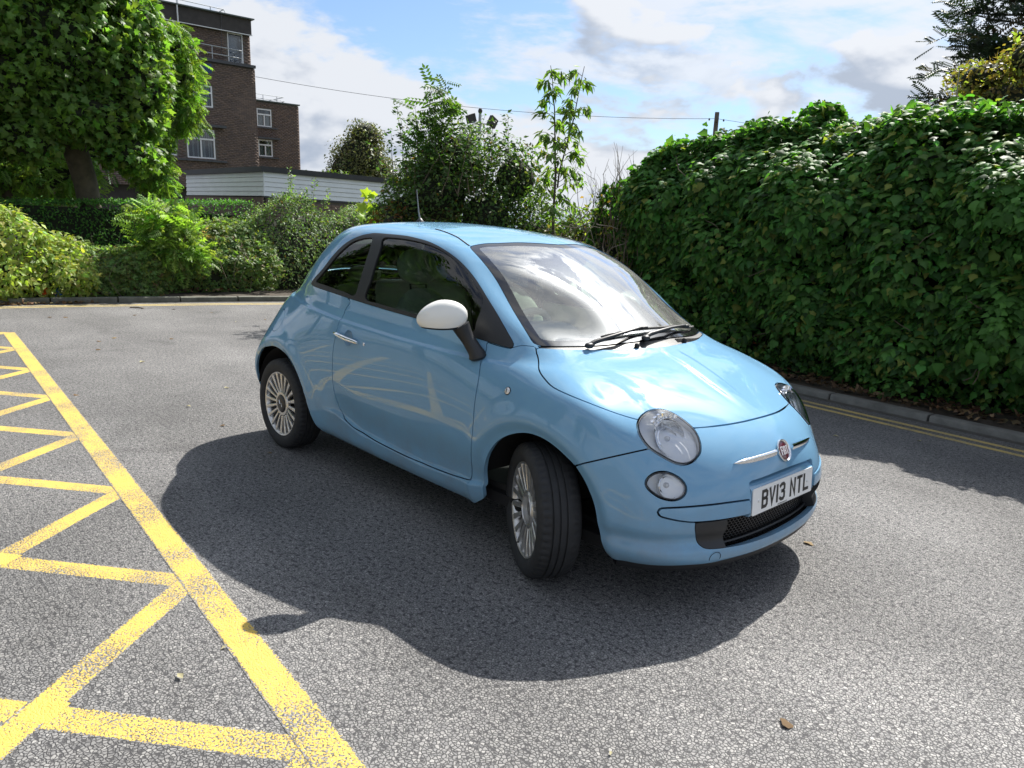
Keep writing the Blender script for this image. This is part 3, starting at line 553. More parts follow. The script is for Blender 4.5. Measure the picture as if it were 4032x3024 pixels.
# ---- outlines on the body surface (column, row)
C=dict(
farch=[(7.2,-.6),(7.08,.9),(7.068,1.678),(7.055,2.2),(6.991,2.737),(6.918,3.156),(6.818,3.498),(6.692,3.794),(6.534,4.039),(6.372,4.214),(6.191,4.351),(6.028,4.418),(5.866,4.426),(5.705,4.374),(5.561,4.28),(5.428,4.157),(5.309,4.026),(5.216,3.929),(5.137,3.831),(5.049,3.647),(4.964,3.44),(4.891,3.192),(4.822,2.925),(4.749,2.489),(4.693,1.925),(4.597,1.179),(4.48,.3),(4.4,-.6)],
rarch=[(14.9,-.6),(14.85,1.0),(14.75,2.2),(14.57,2.944),(14.397,3.44),(14.204,3.857),(14.006,4.176),(13.82,4.399),(13.589,4.546),(13.166,4.72),(12.862,4.745),(12.536,4.697),(12.241,4.596),(11.987,4.454),(11.784,4.201),(11.607,3.903),(11.438,3.575),(11.274,3.248),(11.182,2.723),(11.11,2.105),(11.041,1.525),(10.983,.965),(10.9,.2),(10.88,-.6)],
dlo=[(10.281,11.763),(9.378,11.835),(8.879,11.799),(8.354,11.736),(7.812,11.526),(7.36,11.204),(7.06,10.739),(6.812,10.182),(6.663,9.875),(6.564,9.545),(6.49,9.189),(6.507,9.078),(6.559,8.988),(6.637,8.985),(7.071,9.01),(7.607,8.985),(8.609,9.0),(9.502,9.025),(10.082,9.027),(10.593,9.025),(11.318,8.99),(11.563,9.029),(11.603,9.115),(11.509,9.268),(11.229,9.784),(11.162,10.356),(11.085,10.931),(10.826,11.394),(10.561,11.634)],
qglass=[(11.272,9.24),(11.0,9.25),(10.629,9.258),(10.3,9.25),(10.046,9.232),(10.03,9.6),(10.047,9.982),(10.11,10.5),(10.194,11.016),(10.26,11.3),(10.311,11.40),(10.42,11.36),(10.571,11.28),(10.854,10.973),(10.962,10.471),(11.035,9.891),(11.2,9.4)],
dglass=[(9.919,11.50),(9.6,11.58),(9.31,11.597),(8.833,11.578),(8.38,11.52),(7.901,11.349),(7.5,11.002),(7.179,10.471),(7.0,10.1),(6.985,10.02),(7.08,9.81),(7.194,9.605),(7.29,9.4),(7.364,9.2),(7.592,9.185),(8.1,9.18),(8.621,9.18),(9.1,9.2),(9.523,9.213),(9.767,9.237),(9.775,9.827),(9.821,10.37),(9.869,11.045)],
door=[(10.13,9.3),(10.12,8.9),(10.212,8.228),(10.23,7.6),(10.25,7.057),(10.291,6.199),(10.331,5.541),(10.348,4.737),(10.358,3.87),(10.355,3.233),(10.30,2.728),(10.183,2.3),(10.005,2.046),(9.834,1.89),(9.5,1.75),(9.201,1.66),(8.488,1.54),(7.816,1.60),(7.40,1.72),(7.30,1.85),(7.245,2.665),(7.19,3.516),(7.174,4.537),(7.167,5.511),(7.13,6.704),(7.125,8.053),(7.10,8.9),(7.09,9.3)],
ws=[(-3,9.19),(-1,9.2),(0,9.214),(1.034,9.224),(2.525,9.282),(3.954,9.301),(5.2,9.27),(5.80,9.24),(5.94,9.30),(5.93,9.506),(5.86,9.949),(5.80,10.498),(5.72,11.085),(5.62,11.6),(5.70,11.95),(5.60,12.06),(4.9,12.2),(3.885,12.263),(2.8,12.21),(1.782,12.129),(.974,11.974),(.22,11.858),(-1,11.83),(-3,11.8)],
hood=[(-3,8.95),(-1,8.955),(.081,8.965),(1.152,9.033),(2.652,9.151),(3.664,9.191),(5.0,9.18),(5.85,9.15),(6.0,9.0),(6.0,8.858),(5.95,8.492),(5.78,7.771),(5.66,7.303),(5.555,6.937),(5.435,6.74),(5.198,6.57),(4.885,6.433),(4.172,6.22),(3.47,5.99),(2.8,5.8),(2.018,5.636),(1.399,5.6),(.823,5.569),(.333,5.557),(-1,5.55),(-3,5.55)],
bumper=[(5.20,3.75),(5.137,3.831),(4.94,4.062),(4.477,4.429),(4.021,4.695),(3.55,4.889),(2.9,5.1),(2.3,5.45),(2.018,5.616),(1.399,5.58),(.823,5.549),(.333,5.537),(-1,5.53),(-3,5.53),(-3,3),(-3,-.9),(-1,-1),(2,-1),(4.2,-.9),(5.2,-.7),(5.4,1.5)],
head=[(3.57,5.8),(3.344,6.077),(3.008,6.277),(2.686,6.356),(2.434,6.351),(2.243,6.258),(2.13,6.085),(2.064,5.851),(2.047,5.593),(2.1,5.294),(2.201,4.952),(2.316,4.69),(2.482,4.499),(2.653,4.389),(2.822,4.365),(2.997,4.424),(3.178,4.566),(3.372,4.743),(3.539,4.942),(3.633,5.207),(3.653,5.494)],
lamp=[(3.74,3.809),(3.699,3.965),(3.565,4.103),(3.397,4.17),(3.197,4.153),(3.008,4.042),(2.861,3.881),(2.795,3.687),(2.826,3.523),(2.93,3.403),(3.085,3.357),(3.262,3.381),(3.442,3.455),(3.603,3.579),(3.699,3.692)],
)
def sub(lst,closed=False,n=6): return catmull(np.array(lst,float),n,closed)
stripp=np.concatenate([sub([(1.205,2.73),(1.205,2.9),(1.244,3.199)],n=2),sub([(1.244,3.199),(1.717,3.205),(2.143,3.19),(2.777,3.165),(3.321,3.139),(3.412,3.091),(3.445,3.0),(3.388,2.896),(3.223,2.83),(2.877,2.735),(2.597,2.69),(2.112,2.70),(1.683,2.73),(1.205,2.76)])])
grillep=np.concatenate([sub([(-1,1.55),(.1,1.552),(.418,1.558),(.805,1.574),(1.516,1.583),(1.977,1.586),(2.221,1.618),(2.361,1.773),(2.434,1.997),(2.554,2.417),(2.575,2.66)]),sub([(2.58,2.665),(2.112,2.68),(1.683,2.71),(1.25,2.72),(.6,2.70),(-1,2.70)])])
recessp=np.concatenate([sub([(-1,3.74),(.338,3.735),(1.15,3.70)]),sub([(1.262,3.66),(1.21,3.2),(1.165,2.6)],n=3),[(-1,2.6)]])
wheelholes=[Cookie(C['farch']),Cookie(C['rarch'])]
M=(A0,F0)
for ck in wheelholes: _,M=cut(M,ck,0)
SHELL=M
ck=Cookie(C['head']); LENS_H,M=cut(M,ck,.0045); SHELL=split(*SHELL,ck(SHELL[0]))[1]
ck=Cookie(C['lamp']); LENS_L,M=cut(M,ck,.004); SHELL=split(*SHELL,ck(SHELL[0]))[1]
ck=Cookie(stripp,dense=True); STRIP,M=cut(M,ck,.0035)
ck=Cookie(recessp,dense=True); _,M=cut(M,ck,0); SHELL=split(*SHELL,ck(SHELL[0]))[1]
ck=Cookie(grillep,dense=True); GRILLE,M=cut(M,ck,.001); SHELL=split(*SHELL,ck(SHELL[0]))[1]
ck=Cookie(C['ws'],sub=4); WS,M=cut(M,ck,.002); SHELL=split(*SHELL,ck(SHELL[0])+.02)[1]; ws_ck=ck
ck=Cookie(C['dlo'],sub=4); DLO,M=cut(M,ck,.001); SHELL=split(*SHELL,ck(SHELL[0])+.012)[1]
# rear glass, tail lamps (hidden from here, still there)
rw=Cookie([(15.7,9.5),(15.75,10.6),(15.9,11.5),(16.4,11.75),(17.4,11.8),(19,11.8),(19.4,10.6),(19,9.4),(17.4,9.35),(16.2,9.35)],sub=3); RW,M=cut(M,rw,.002); SHELL=split(*SHELL,rw(SHELL[0])+.02)[1]
tl=Cookie([(15.05,6.0),(15.0,6.7),(15.1,7.4),(15.4,7.6),(15.75,7.4),(15.85,6.7),(15.75,5.95),(15.4,5.75)],sub=4); TAIL,M=cut(M,tl,.002)
HOOD,M=cut(M,Cookie(C['hood'],sub=5),.003)
cowl=Cookie(np.concatenate([sub([(-1,8.955),(.081,8.965),(1.152,9.033),(2.652,9.151),(3.664,9.191),(5.0,9.18),(5.85,9.15)]),sub([(5.88,9.22),(5.2,9.27),(3.954,9.301),(2.525,9.282),(1.034,9.224),(0,9.214),(-1,9.19)])]),dense=True); COWL,M=cut(M,cowl,0)
# low black valance under the front bumper
val=Cookie(np.concatenate([[(-1,-1)],[(-1,1.0)],sub([(.0,1.0),(1.45,1.0),(2.05,.83),(2.67,.70),(3.6,.30),(4.3,.02),(4.5,-.3)]),[(4.6,-1)]]),dense=True); VAL,M=cut(M,val,.001)
BUMP,M=cut(M,Cookie(C['bumper'],sub=5),.003)
DOOR,M=cut(M,Cookie(C['door'],sub=5),.003)
roofp=np.concatenate([sub([(-1,11.83),(.22,11.858),(.974,11.974),(1.782,12.129),(2.8,12.21),(3.885,12.263),(4.9,12.2),(5.60,12.08)]),sub([(5.831,12.157),(6.778,12.456),(8.113,12.644),(9.008,12.742),(9.774,12.748),(10.64,12.66),(11.84,12.56),(13.2,12.45),(14.6,12.33),(15.6,12.2),(17,12.12),(19,12.1)]),[(19,15),(-1,15)]])
ROOF,M=cut(M,Cookie(roofp,dense=True),.002)
HATCH,M=cut(M,Cookie(np.concatenate([sub([(15.35,12.2),(15.3,11.5),(15.2,10.5),(15.2,9.4),(15.35,8.3),(15.9,7.7),(16.0,6.6),(15.95,5.7)]),[(19,5.7),(19,12.15)],sub([(17,12.15),(15.6,12.25)])]),dense=True),.002)
RBUMP,M=cut(M,Cookie(np.concatenate([sub([(13.62,4.5),(13.72,4.85),(13.9,5.2),(14.4,5.45),(15.3,5.6),(16.5,5.65),(19,5.66)]),[(19,-1),(13.5,-1)]]),dense=True),.002)
FEND,M=cut(M,Cookie(np.concatenate([sub([(7.10,8.985),(6.637,8.96),(6.53,9.02),(6.3,9.14),(5.96,9.17)]),sub([(6.0,9.0),(6.0,8.858),(5.95,8.492),(5.78,7.771),(5.66,7.303),(5.555,6.937),(5.435,6.74),(5.198,6.57),(4.885,6.433),(4.172,6.22),(3.47,5.99)]),[(3.3,5.4)],sub([(3.55,4.889),(4.021,4.695),(4.477,4.429),(4.94,4.062),(5.137,3.831)]),[(5.0,3.0),(4.5,-1),(7.3,-1),(7.3,1.75)],sub([(7.30,1.85),(7.245,2.665),(7.19,3.516),(7.174,4.537),(7.167,5.511),(7.13,6.704),(7.125,8.053)])]),dense=True),.002)
_fc=at([(13.479,6.075)])[0]; _fr=A0[:,:3]
def circ_field(c,r): return lambda A:np.where(A[:,0]*0+np.linalg.norm(A[:,:3]-c,axis=1)<3*r,np.linalg.norm(A[:,:3]-c,axis=1)-r,1.)
FUEL,M=cut(M,circ_field(_fc,.078),.002)
SIDE=M
HC=at([(9.97,6.26)])[0]; _,DOOR=cut(DOOR,circ_field(HC,.043),0)
# glass panes and black trim within the side window outline
cq,cdg=Cookie(C['qglass'],sub=4),Cookie(C['dglass'],sub=4)
QG,TR=cut(DLO,lambda A:cq(A)-.005,0); DG,TR=cut(TR,lambda A:cdg(A)-.005,0)
# the trim breaks at the door's rear and front edges
brk=lambda A:np.where(A[:,6]<10.115,np.abs((A[:,6]-7.09)*.33)-.0018,np.abs((A[:,6]-10.115)*.6)-.0016)
TRIM=split(*TR,brk(TR[0]))[1]
frit=Cookie(C['ws'],sub=4)
(WSC,WSF)=split(*WS,frit(WS[0])+.042)
# ---- panels
piece('side_panel',SIDE,PAINT,car,'sides'); piece('bonnet',HOOD,PAINT,car)
bump_o=piece('front_bumper',BUMP,PAINT,car,depth=.03)[0]; piece('front_fender',FEND,PAINT,car,'sides',depth=.02)
door_o=piece('door',DOOR,PAINT,car,'sides')
piece('roof',ROOF,PAINT,car); piece('tailgate',HATCH,PAINT,car); piece('rear_bumper',RBUMP,PAINT,car); piece('fuel_flap',FUEL,PAINT,car,'right')
_=piece('fuel_flap_blank',FUEL,PAINT,None,'sides'); bpy.data.objects.remove(_[0],do_unlink=True); _[1].parent=car; _[1].name='side_panel_patch'
piece('valance',VAL,BLACKP,car,off=-.004,depth=.02); piece('bumper_strip',STRIP,PAINT,bump_o,'sides',off=.005,depth=.022)
piece('cowl_panel',COWL,BLACKP,car,off=-.006,depth=0)
piece('window_trim',TRIM,BLACKP,car,'sides',off=.0035,depth=.016)
piece('quarter_window',QG,GLASS_S,car,'sides',off=-.003,depth=0)
for o_,g_ in zip(door_o,piece('door_window',DG,GLASS_S,None,'sides',off=-.004,depth=0)): g_.parent=o_
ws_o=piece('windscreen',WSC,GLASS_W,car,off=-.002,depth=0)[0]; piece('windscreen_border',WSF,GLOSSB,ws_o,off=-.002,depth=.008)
piece('rear_window',RW,GLASS_S,car,off=-.003,depth=0); piece('tail_lamp',TAIL,REDL,car,'sides',off=.003)
piece('inner_shell',SHELL,DARK,car,off=-.022,depth=0)
# ---- underbody, arch liners, cavities
mb=MB(); mb.box((.1,0,.24),(2.9,1.36,.05)); mb.box((1.45,0,.26),(.5,1.2,.06)); mb.box((-1.35,0,.3),(.4,1.15,.06)); mb.build('underbody',DARK,car)
for wx in(1.16,-1.155):
    for s in(-1,1):
        mb=MB(); th=np.linspace(.13*PI,.93*PI,26); r=.372
        V=[];F=[]
        for t in th:
            for yy in(.50,.752): V.append((wx+r*math.cos(t),s*yy,.285+r*math.sin(t)*.98))
        for i in range(len(th)-1): F.append((2*i,2*i+1,2*i+3,2*i+2))
        n=len(V); V.append((wx,s*.50,.285))
        for i in range(len(th)-1): F.append((2*i,2*i+2,n))
        mb.add(V,F).build('arch_liner',DARK,car,smooth=True)
# ---- wheels
def tyre_mesh():
    R=.2925;w=.0925;ri=.205
    prof=[(ri,-.075),(ri+.012,-.086),(ri+.03,-.092),(ri+.055,-.0925),(R-.020,-.086),(R-.008,-.078),(R-.0035,-.066),(R-.001,-.050),(R,-.0435),(R-.007,-.046),(R-.007,-.0365),(R,-.0345),(R,-.0135),(R-.007,-.0115),(R-.007,-.0065),(R,-.0045),(R,.0155),(R-.007,.0175),(R-.007,.0225),(R,.0245),(R,.0435),(R-.003,.058),(R-.008,.074),(R-.020,.086),(ri+.055,.0925),(ri+.03,.092),(ri+.012,.086),(ri,.075),(ri-.012,.06),(ri-.012,-.06)]
    n=216;V=[];F=[];m=len(prof)
    for k in range(n):
        t=2*PI*k/n; sip=(k%4==0)
        for i,(r,h) in enumerate(prof):
            rr=r
            if sip and i in(5,6,7,21,22): rr=r-.0055
            V.append((rr*math.cos(t),h,rr*math.sin(t)))
    for k in range(n):
        k2=(k+1)%n
        for i in range(m):
            j=(i+1)%m;F.append((k*m+i,k2*m+i,k2*m+j,k*m+j))
    me=mesh_np('tyre',V,np.array(F),True); me.materials.append(RUBBER); me.set_sharp_from_angle(angle=math.radians(35)); return me
TYRE=tyre_mesh()
def rim_mesh(cap):
    mb=MB()   # outer face towards -y
    mb.lathe([(.196,.07),(.190,-.03),(.192,-.066),(.199,-.076),(.2065,-.079),(.2085,-.074),(.206,-.068)],96,'y')   # barrel and lip
    mb.lathe([(.086,-.045),(.084,-.062),(.076,-.067),(.059,-.067),(.057,-.052)],64,'y')
    mb.lathe([(.057,-.052),(.055,-.040),(.036,-.040),(.034,-.055),(.030,-.056),(.028,-.02),(.0,-.02)],40,'y')
    if not cap:
        mb.lathe([(.070,-.067),(.069,-.0705),(.066,-.0705),(.065,-.067)],48,'y')
        for k in range(4): 
            t=PI/4+k*PI/2; mb.lathe([(.006,-.03),(.006,-.042),(0,-.042)],8,'y',(.045*math.cos(t),-.01,.045*math.sin(t)))
    ns=20
    for k in range(ns):
        t=2*PI*k/ns; c,s_=math.cos(t),math.sin(t)
        P=[]
        for r,w,y in((.078,.0080,-.063),(.105,.0092,-.0665),(.14,.0112,-.070),(.17,.0132,-.073),(.198,.0155,-.0760)):
            P.append([(r,-w,y+.016),(r,-w*.92,y+.003),(r,-w*.55,y),(r,w*.55,y),(r,w*.92,y+.003),(r,w,y+.016)])
        V=[(r*c-w*s_,y,r*s_+w*c) for ring in P for r,w,y in ring]; F=[]
        for i in range(4):
            for j in range(5): F.append((i*6+j,i*6+j+1,i*6+j+7,i*6+j+6))
        mb.add(V,F)
    me=bpy.data.meshes.new('rim'); me.from_pydata(mb.V,[],mb.F); me.update()
    import bmesh
    bm=bmesh.new(); bm.from_mesh(me); bmesh.ops.recalc_face_normals(bm,faces=bm.faces); bm.to_mesh(me); bm.free()
    me.polygons.foreach_set('use_smooth',np.ones(len(me.polygons),bool)); me.set_sharp_from_angle(angle=math.radians(32)); me.materials.append(ALLOY); return me
RIMC,RIMN=rim_mesh(True),rim_mesh(False)
capm=MB().lathe([(.0585,-.060),(.059,-.067),(.056,-.070),(.03,-.073),(0,-.074)],40,'y')
discm=MB().lathe([(.13,-.01),(.13,-.02),(.06,-.022),(.06,-.01)],48,'y')
for nm,(wx,wy,st,sd,cap) in {'fr':(1.15,-.7075,-28.75,1,False),'fl':(1.15,.7075,-26,-1,True),'rr':(-1.15,-.704,0,1,True),'rl':(-1.15,.704,0,-1,True)}.items():
    w=empty('wheel',(wx,wy,.2895)); w.parent=car; w.rotation_euler=(0,0.35 if cap else .1,math.radians(st)+(0 if sd>0 else PI))
    obj('tyre',TYRE,None,w); obj('rim',RIMC if cap else RIMN,None,w); discm.build('brake_disc',mat('disc_steel',(.10,.095,.09),.5,.6),w,True)
    if cap:
        h=capm.build('centre_cap',mat('cap_black',(.015,.015,.016),.38),w,True); MB().tube([(.022,-.0735,-.012),(.008,-.075,.008),(-.004,-.075,-.004),(-.024,-.0735,.014)],.0025,6).build('cap_emblem',CHROME,w)
    MB().tube([(-.03,-.080,-.172),(-.03,-.092,-.176)],.003,6).build('valve',BELT,w)
# ---- headlamps and lower lamps
def bowl(M,name,parent,mat_,inset,shrink,side,extra=0):
    """inner housing: the lens outline pulled back and closed"""
    A,F=M; P=A[:,:3]; cen=P.mean(0); n=A[:,3:6].mean(0); n/=np.linalg.norm(n)
    Q=cen+(P-cen)*shrink; r=np.linalg.norm(P-cen,axis=1); r/=r.max(); Q=Q-n*(inset*(1-.55*r**2))[:,None]
    fV,fF,_=flange_of(np.concatenate([P-A[:,3:6]*.004,np.repeat(n[None],len(P),0),A[:,6:]],1),F,.03)
    m=np.array([1,-1 if side<0 else 1,1.]); V=np.concatenate([Q,fV])*m
    me=mesh_np(name,V,[F if side>0 else F[:,::-1],(fF+len(Q)) if side>0 else (fF+len(Q))[:,::-1]],True); return obj(name,me,mat_,parent)
REFL=mat('lamp_reflector',(.95,.96,.97),.12,.92); HOUS=mat('lamp_housing',(.96,.97,.98),.25,.2)
for M_,nm in((LENS_H,'headlamp'),(LENS_L,'driving_lamp')):
    lens=piece(nm,M_,LENS,car,'sides',off=.005 if nm=='headlamp' else .002,depth=.006)
    cen=M_[0][:,:3].mean(0); n=M_[0][:,3:6].mean(0); n/=np.linalg.norm(n)
    for s,l in zip((-1,1),lens):
        bowl(M_,'lamp_housing',l,HOUS,.042 if nm=='headlamp' else .032,.985,s)
        mm=np.array([1,s,1.]); big=nm=='headlamp'
        ax=n*.55+np.array([1,0,.05])*.45; ax/=np.linalg.norm(ax); rot=Vector((ax*mm).tolist()).to_track_quat('X','Z').to_matrix()
        c0=(cen-n*(.020 if big else .018)+np.array([0,-.012,-.008 if big else 0]))*mm
        R0=.070 if big else .047
        def add(prof,name,mt,c=c0,nn=48):
            q=MB().lathe(prof,nn,'x'); q.V=[tuple(np.array(rot)@np.array(v)+c) for v in q.V]; q.build(name,mt,l,True)
        add([(R0,.012),(R0*1.02,.006),(R0*.97,.002),(R0*.72,-.012),(R0*.45,-.024),(R0*.2,-.030),(0,-.030)],'reflector',REFL)
        add([(R0*1.10,.014),(R0*1.13,.016),(R0*1.15,.010),(R0*1.06,.004)],'reflector_ring',CHROME)
        add([(R0*.66,-.004),(R0*.70,.002),(R0*.73,-.006)],'inner_ring',CHROME)
        add([(.011,-.03),(.011,.0),(.007,.006),(0,.008)],'bulb',mat('bulb_glass',(.75,.76,.78),.1,.3,coat=1),nn=20)
        if big:
            mb=MB()
            for k in range(7):
                t=math.radians(55+k*13); mb.tube([(.004,R0*1.17*math.cos(t),R0*1.17*math.sin(t)),(.012,R0*1.52*math.cos(t),R0*1.48*math.sin(t))],[.004,.007],6)
            mb.V=[tuple(np.array(rot)@np.array(v)+c0) for v in mb.V]; mb.build('indicator_fluting',REFL,l,True)
        # black gasket ring
        A,F=M_; fV,fF,_=flange_of(np.concatenate([A[:,:3]*mm,A[:,3:6]*mm,A[:,6:]],1),F,.012)
        pts=fV.reshape(-1,4,3)[:,1]; 
        order=[0]; E={tuple(np.round(q[1],6)):tuple(np.round(q[0],6)) for q in fV.reshape(-1,4,3)}
        st=next(iter(E)); loop=[st]
        while len(loop)<len(E)+1:
            nx=E.get(loop[-1]); 
            if nx is None or nx==st: break
            loop.append(nx)
        MB().tube(np.array(loop)[::3],.0028,6,closed=True).build('gasket',BLACKP,l,True)
# ---- grille, overriders, plate
gx=lambda y,z:float(np.interp(abs(y),[0,.1,.2,.3,.4,.5,.56],[1.872,1.871,1.866,1.853,1.832,1.800,1.775]))
mb=MB(); hw=.0125; hh=.0072; nrow=0
for r in range(-1,13):
    z=.262+r*hh*1.5
    for k in range(-46,47):
        y=k*hw*2*.87+(r%2)*hw*.87
        if abs(y)>.50: continue
        V=[];F=[]
        for rad in(1.0,.80):
            for q in range(6):
                t=PI/6+q*PI/3; yy=y+hw*rad*math.cos(t); zz=z+hh*rad*math.sin(t); V.append((gx(yy,zz)-.032,yy,zz))
        for q in range(6):
            t=PI/6+q*PI/3; yy=y+hw*.8*math.cos(t); zz=z+hh*.8*math.sin(t); V.append((gx(yy,zz)-.044,yy,zz))
        for q in range(6):
            q2=(q+1)%6; F.append((q,q2,6+q2,6+q)); F.append((6+q,6+q2,12+q2,12+q))
        mb.add(V,F)
mb.build('grille_mesh',mat('grille_black',(.014,.014,.015),.35),bump_o)
mb=MB(); ys=np.linspace(-.56,.56,30); V=[];F=[]
for y in ys:
    x=gx(y,0)-.075; V+=[(x,y,.24),(x,y,.46),(x+.07,y,.245),(x+.055,y,.425)]
for i in range(29):
    for a,b in((0,1),(2,0),(1,3)): F.append((4*i+a,4*i+4+a,4*i+4+b,4*i+b))
mb.add(V,F).build('grille_back',DARK,bump_o,True)
GO=split(*GRILLE,np.where(GRILLE[0][:,6]>3.2,1.,(1.78+.10*(GRILLE[0][:,7]-2.1)-GRILLE[0][:,6])*.2))[0]
piece('overrider',GO,BLACKP,bump_o,'sides',off=.002,depth=.05)
# slats along the bottom of the intake
MB().tube([(gx(y,0)-.022,y,.277-.02*(abs(y)/.5)**3*0) for y in np.linspace(-.47,.47,30)],.006,6).build('grille_bar',BLACKP,bump_o,True)
tilt=.065
mb=MB(); mb.prism([(1.78,.518),(1.842,.518),(1.858,.512),(1.8780,.497),(1.8790,.385),(1.78,.375)],-.268,.268,'xz'); brk_=mb.build('plate_plinth',PAINT,bump_o)
pl=empty('number_plate',(1.8815,0,.4428),(0,-tilt,0)); pl.parent=car
def rrect(w,h,r,n=5):
    p=[]
    for cx,cy,a0 in((w/2-r,h/2-r,0),(-w/2+r,h/2-r,PI/2),(-w/2+r,-h/2+r,PI),(w/2-r,-h/2+r,1.5*PI)):
        for k in range(n+1): t=a0+PI/2*k/n; p.append((cx+r*math.cos(t),cy+r*math.sin(t)))
    return p
MB().prism(rrect(.52,.111,.008),.0,.004,'yz').build('plate_board',PLATE,pl)
def glyph(strokes,w,h,th,x0,depth=.001,base=.0045):
    """strokes: polylines in a unit cell, drawn as mitred bands; returns list of (V,F)"""
    out=[]
    for st in strokes:
        cl=st[0]==st[-1]; P=np.array(st,float)*[w-th,h-th]+[th/2,th/2]
        if cl: P=P[:-1]
        n=len(P); L=[];R_=[]
        for i in range(n):
            d0=P[i]-P[i-1] if (i>0 or cl) else P[1]-P[0]; d1=P[(i+1)%n]-P[i] if (i<n-1 or cl) else P[i]-P[i-1]
            d0=d0/np.linalg.norm(d0); d1=d1/np.linalg.norm(d1); n0=np.array([-d0[1],d0[0]]); n1=np.array([-d1[1],d1[0]]); m=n0+n1; m/=np.linalg.norm(m); k=th/2/max(m@n0,.45)
            e=np.zeros(2)
            if not cl and i==0: e=-d1*th/2
            if not cl and i==n-1: e=d0*th/2
            L.append(P[i]+m*k+e); R_.append(P[i]-m*k+e)
        V=[];F=[]
        for i in range(n):
            for q in(L[i],R_[i]):
                for hgt in(base,base+depth): V.append((hgt,x0+q[0],q[1]-h/2))
        for i in range(n if cl else n-1):
            j=(i+1)%n; a,b=4*i,4*j
            F+=[(a+1,b+1,b+3,a+3),(a,b,b+1,a+1),(a+2,b+2,b+3,a+3)]
        out.append((V,F))
    return out
G={'B':[[(0,0),(0,1),(.75,1),(1,.88),(1,.66),(.78,.53),(1,.40),(1,.12),(.75,0),(0,0)],[(0,.53),(.78,.53)]],
'V':[[(0,1),(.5,0),(1,1)]],'1':[[(.5,0),(.5,1)]],'3':[[(.02,.9),(.3,1),(.75,1),(1,.88),(1,.66),(.75,.53),(.45,.53)],[(.75,.53),(1,.40),(1,.12),(.75,0),(.3,0),(.02,.1)]],
'N':[[(0,0),(0,1),(1,0),(1,1)]],'T':[[(.5,0),(.5,1)],[(0,1),(1,1)]],'L':[[(0,1),(0,0),(1,0)]],
'F':[[(0,0),(0,1),(1,1)],[(0,.52),(.8,.52)]],'I':[[(.5,0),(.5,1)]],'A':[[(0,0),(0,.8),(.3,1),(.7,1),(1,.8),(1,0)],[(0,.42),(1,.42)]]}
x=-.188
for ch in 'BV13 NTL':
    if ch==' ': x+=.033; continue
    w=.014 if ch=='1' else .05
    mb=MB()
    for V,F in glyph(G[ch],max(w,.0141),.079,.0135,x): mb.add(V,F)
    mb.build('character',PLTXT,pl); x+=w+.011
for y in(-.212,.212): MB().lathe([(.0,.0085),(.004,.0080),(.0065,.006),(.007,.004)],16,'x',(0,y,.0)).build('plate_screw',mat('screw_white',(.75,.75,.73),.3),pl,True)
tcu=bpy.data.curves.new('maker_text','FONT'); tcu.body='AUTOPARTS BHAM LTD'; tcu.size=.0075; tcu.align_x='CENTER'; tcu.extrude=.0002
_to=bpy.data.objects.new('maker_text',tcu); COL.objects.link(_to); bpy.context.view_layer.update(); _me=bpy.data.meshes.new_from_object(_to.evaluated_get(bpy.context.evaluated_depsgraph_get())); bpy.data.objects.remove(_to,do_unlink=True); to=bpy.data.objects.new('maker_text',_me); COL.objects.link(to); to.parent=pl; to.rotation_euler=(PI/2,0,PI/2); to.location=(.0046,-.01,-.0525); _me.materials.clear(); _me.materials.append(PLTXT)
# ---- badge and chrome whiskers
bx=at([(0,4.26)])[0]; bn=nat([(0,4.26)])[0]; ta=math.atan2(bn[2],bn[0])
bd=empty('badge',(bx[0]+.001,0,bx[2]),(0,-ta,0)); bd.parent=car
MB().lathe([(.0405,.0),(.0475,.001),(.0485,.006),(.0465,.010),(.0425,.009),(.0405,.005)],64,'x').build('badge_ring',CHROME,bd,True,sharp=60)
MB().lathe([(.0412,.004),(.036,.0062),(.02,.0075),(0,.008)],48,'x').build('badge_face',BADGER,bd,True)
x=-.0265
for ch in 'FIAT':
    w={'F':.0125,'I':.0042,'A':.0138,'T':.0130}[ch]; mb=MB()
    for V,F in glyph(G[ch],w,.036,.0040,x,.0016,.0066): mb.add(V,F)
    mb.build('badge_letter',mat('badge_silver',(.80,.80,.82),.3,.2),bd); x+=w+.0034
for s in(-1,1):
    mb=MB(); V=[];F=[]; n=26
    for i in range(n):
        t=i/(n-1); u=.31+(1.58-.31)*t; v=4.262-.01*t
        p=at([(u,v)])[0]; nn=nat([(u,v)])[0]; hgt=.0155*(1-t**3.2)**.6+.0008; hgt=hgt if i<n-1 else .0006
        for a in range(9):
            q=PI*a/8; off=np.array([0,0,1.])*math.cos(q)*hgt; out=nn*math.sin(q)**.8*(.016*(1-.5*t)); w=p+off+out-nn*.001; V.append((w[0],s*w[1],w[2]))
    for i in range(n-1):
        for a in range(8): F.append((i*9+a,i*9+a+1,i*9+a+10,i*9+a+9))
    F.append(tuple(range(9)))
    mb.add(V,F).build('chrome_whisker',CHROME,car,True,sharp=50)
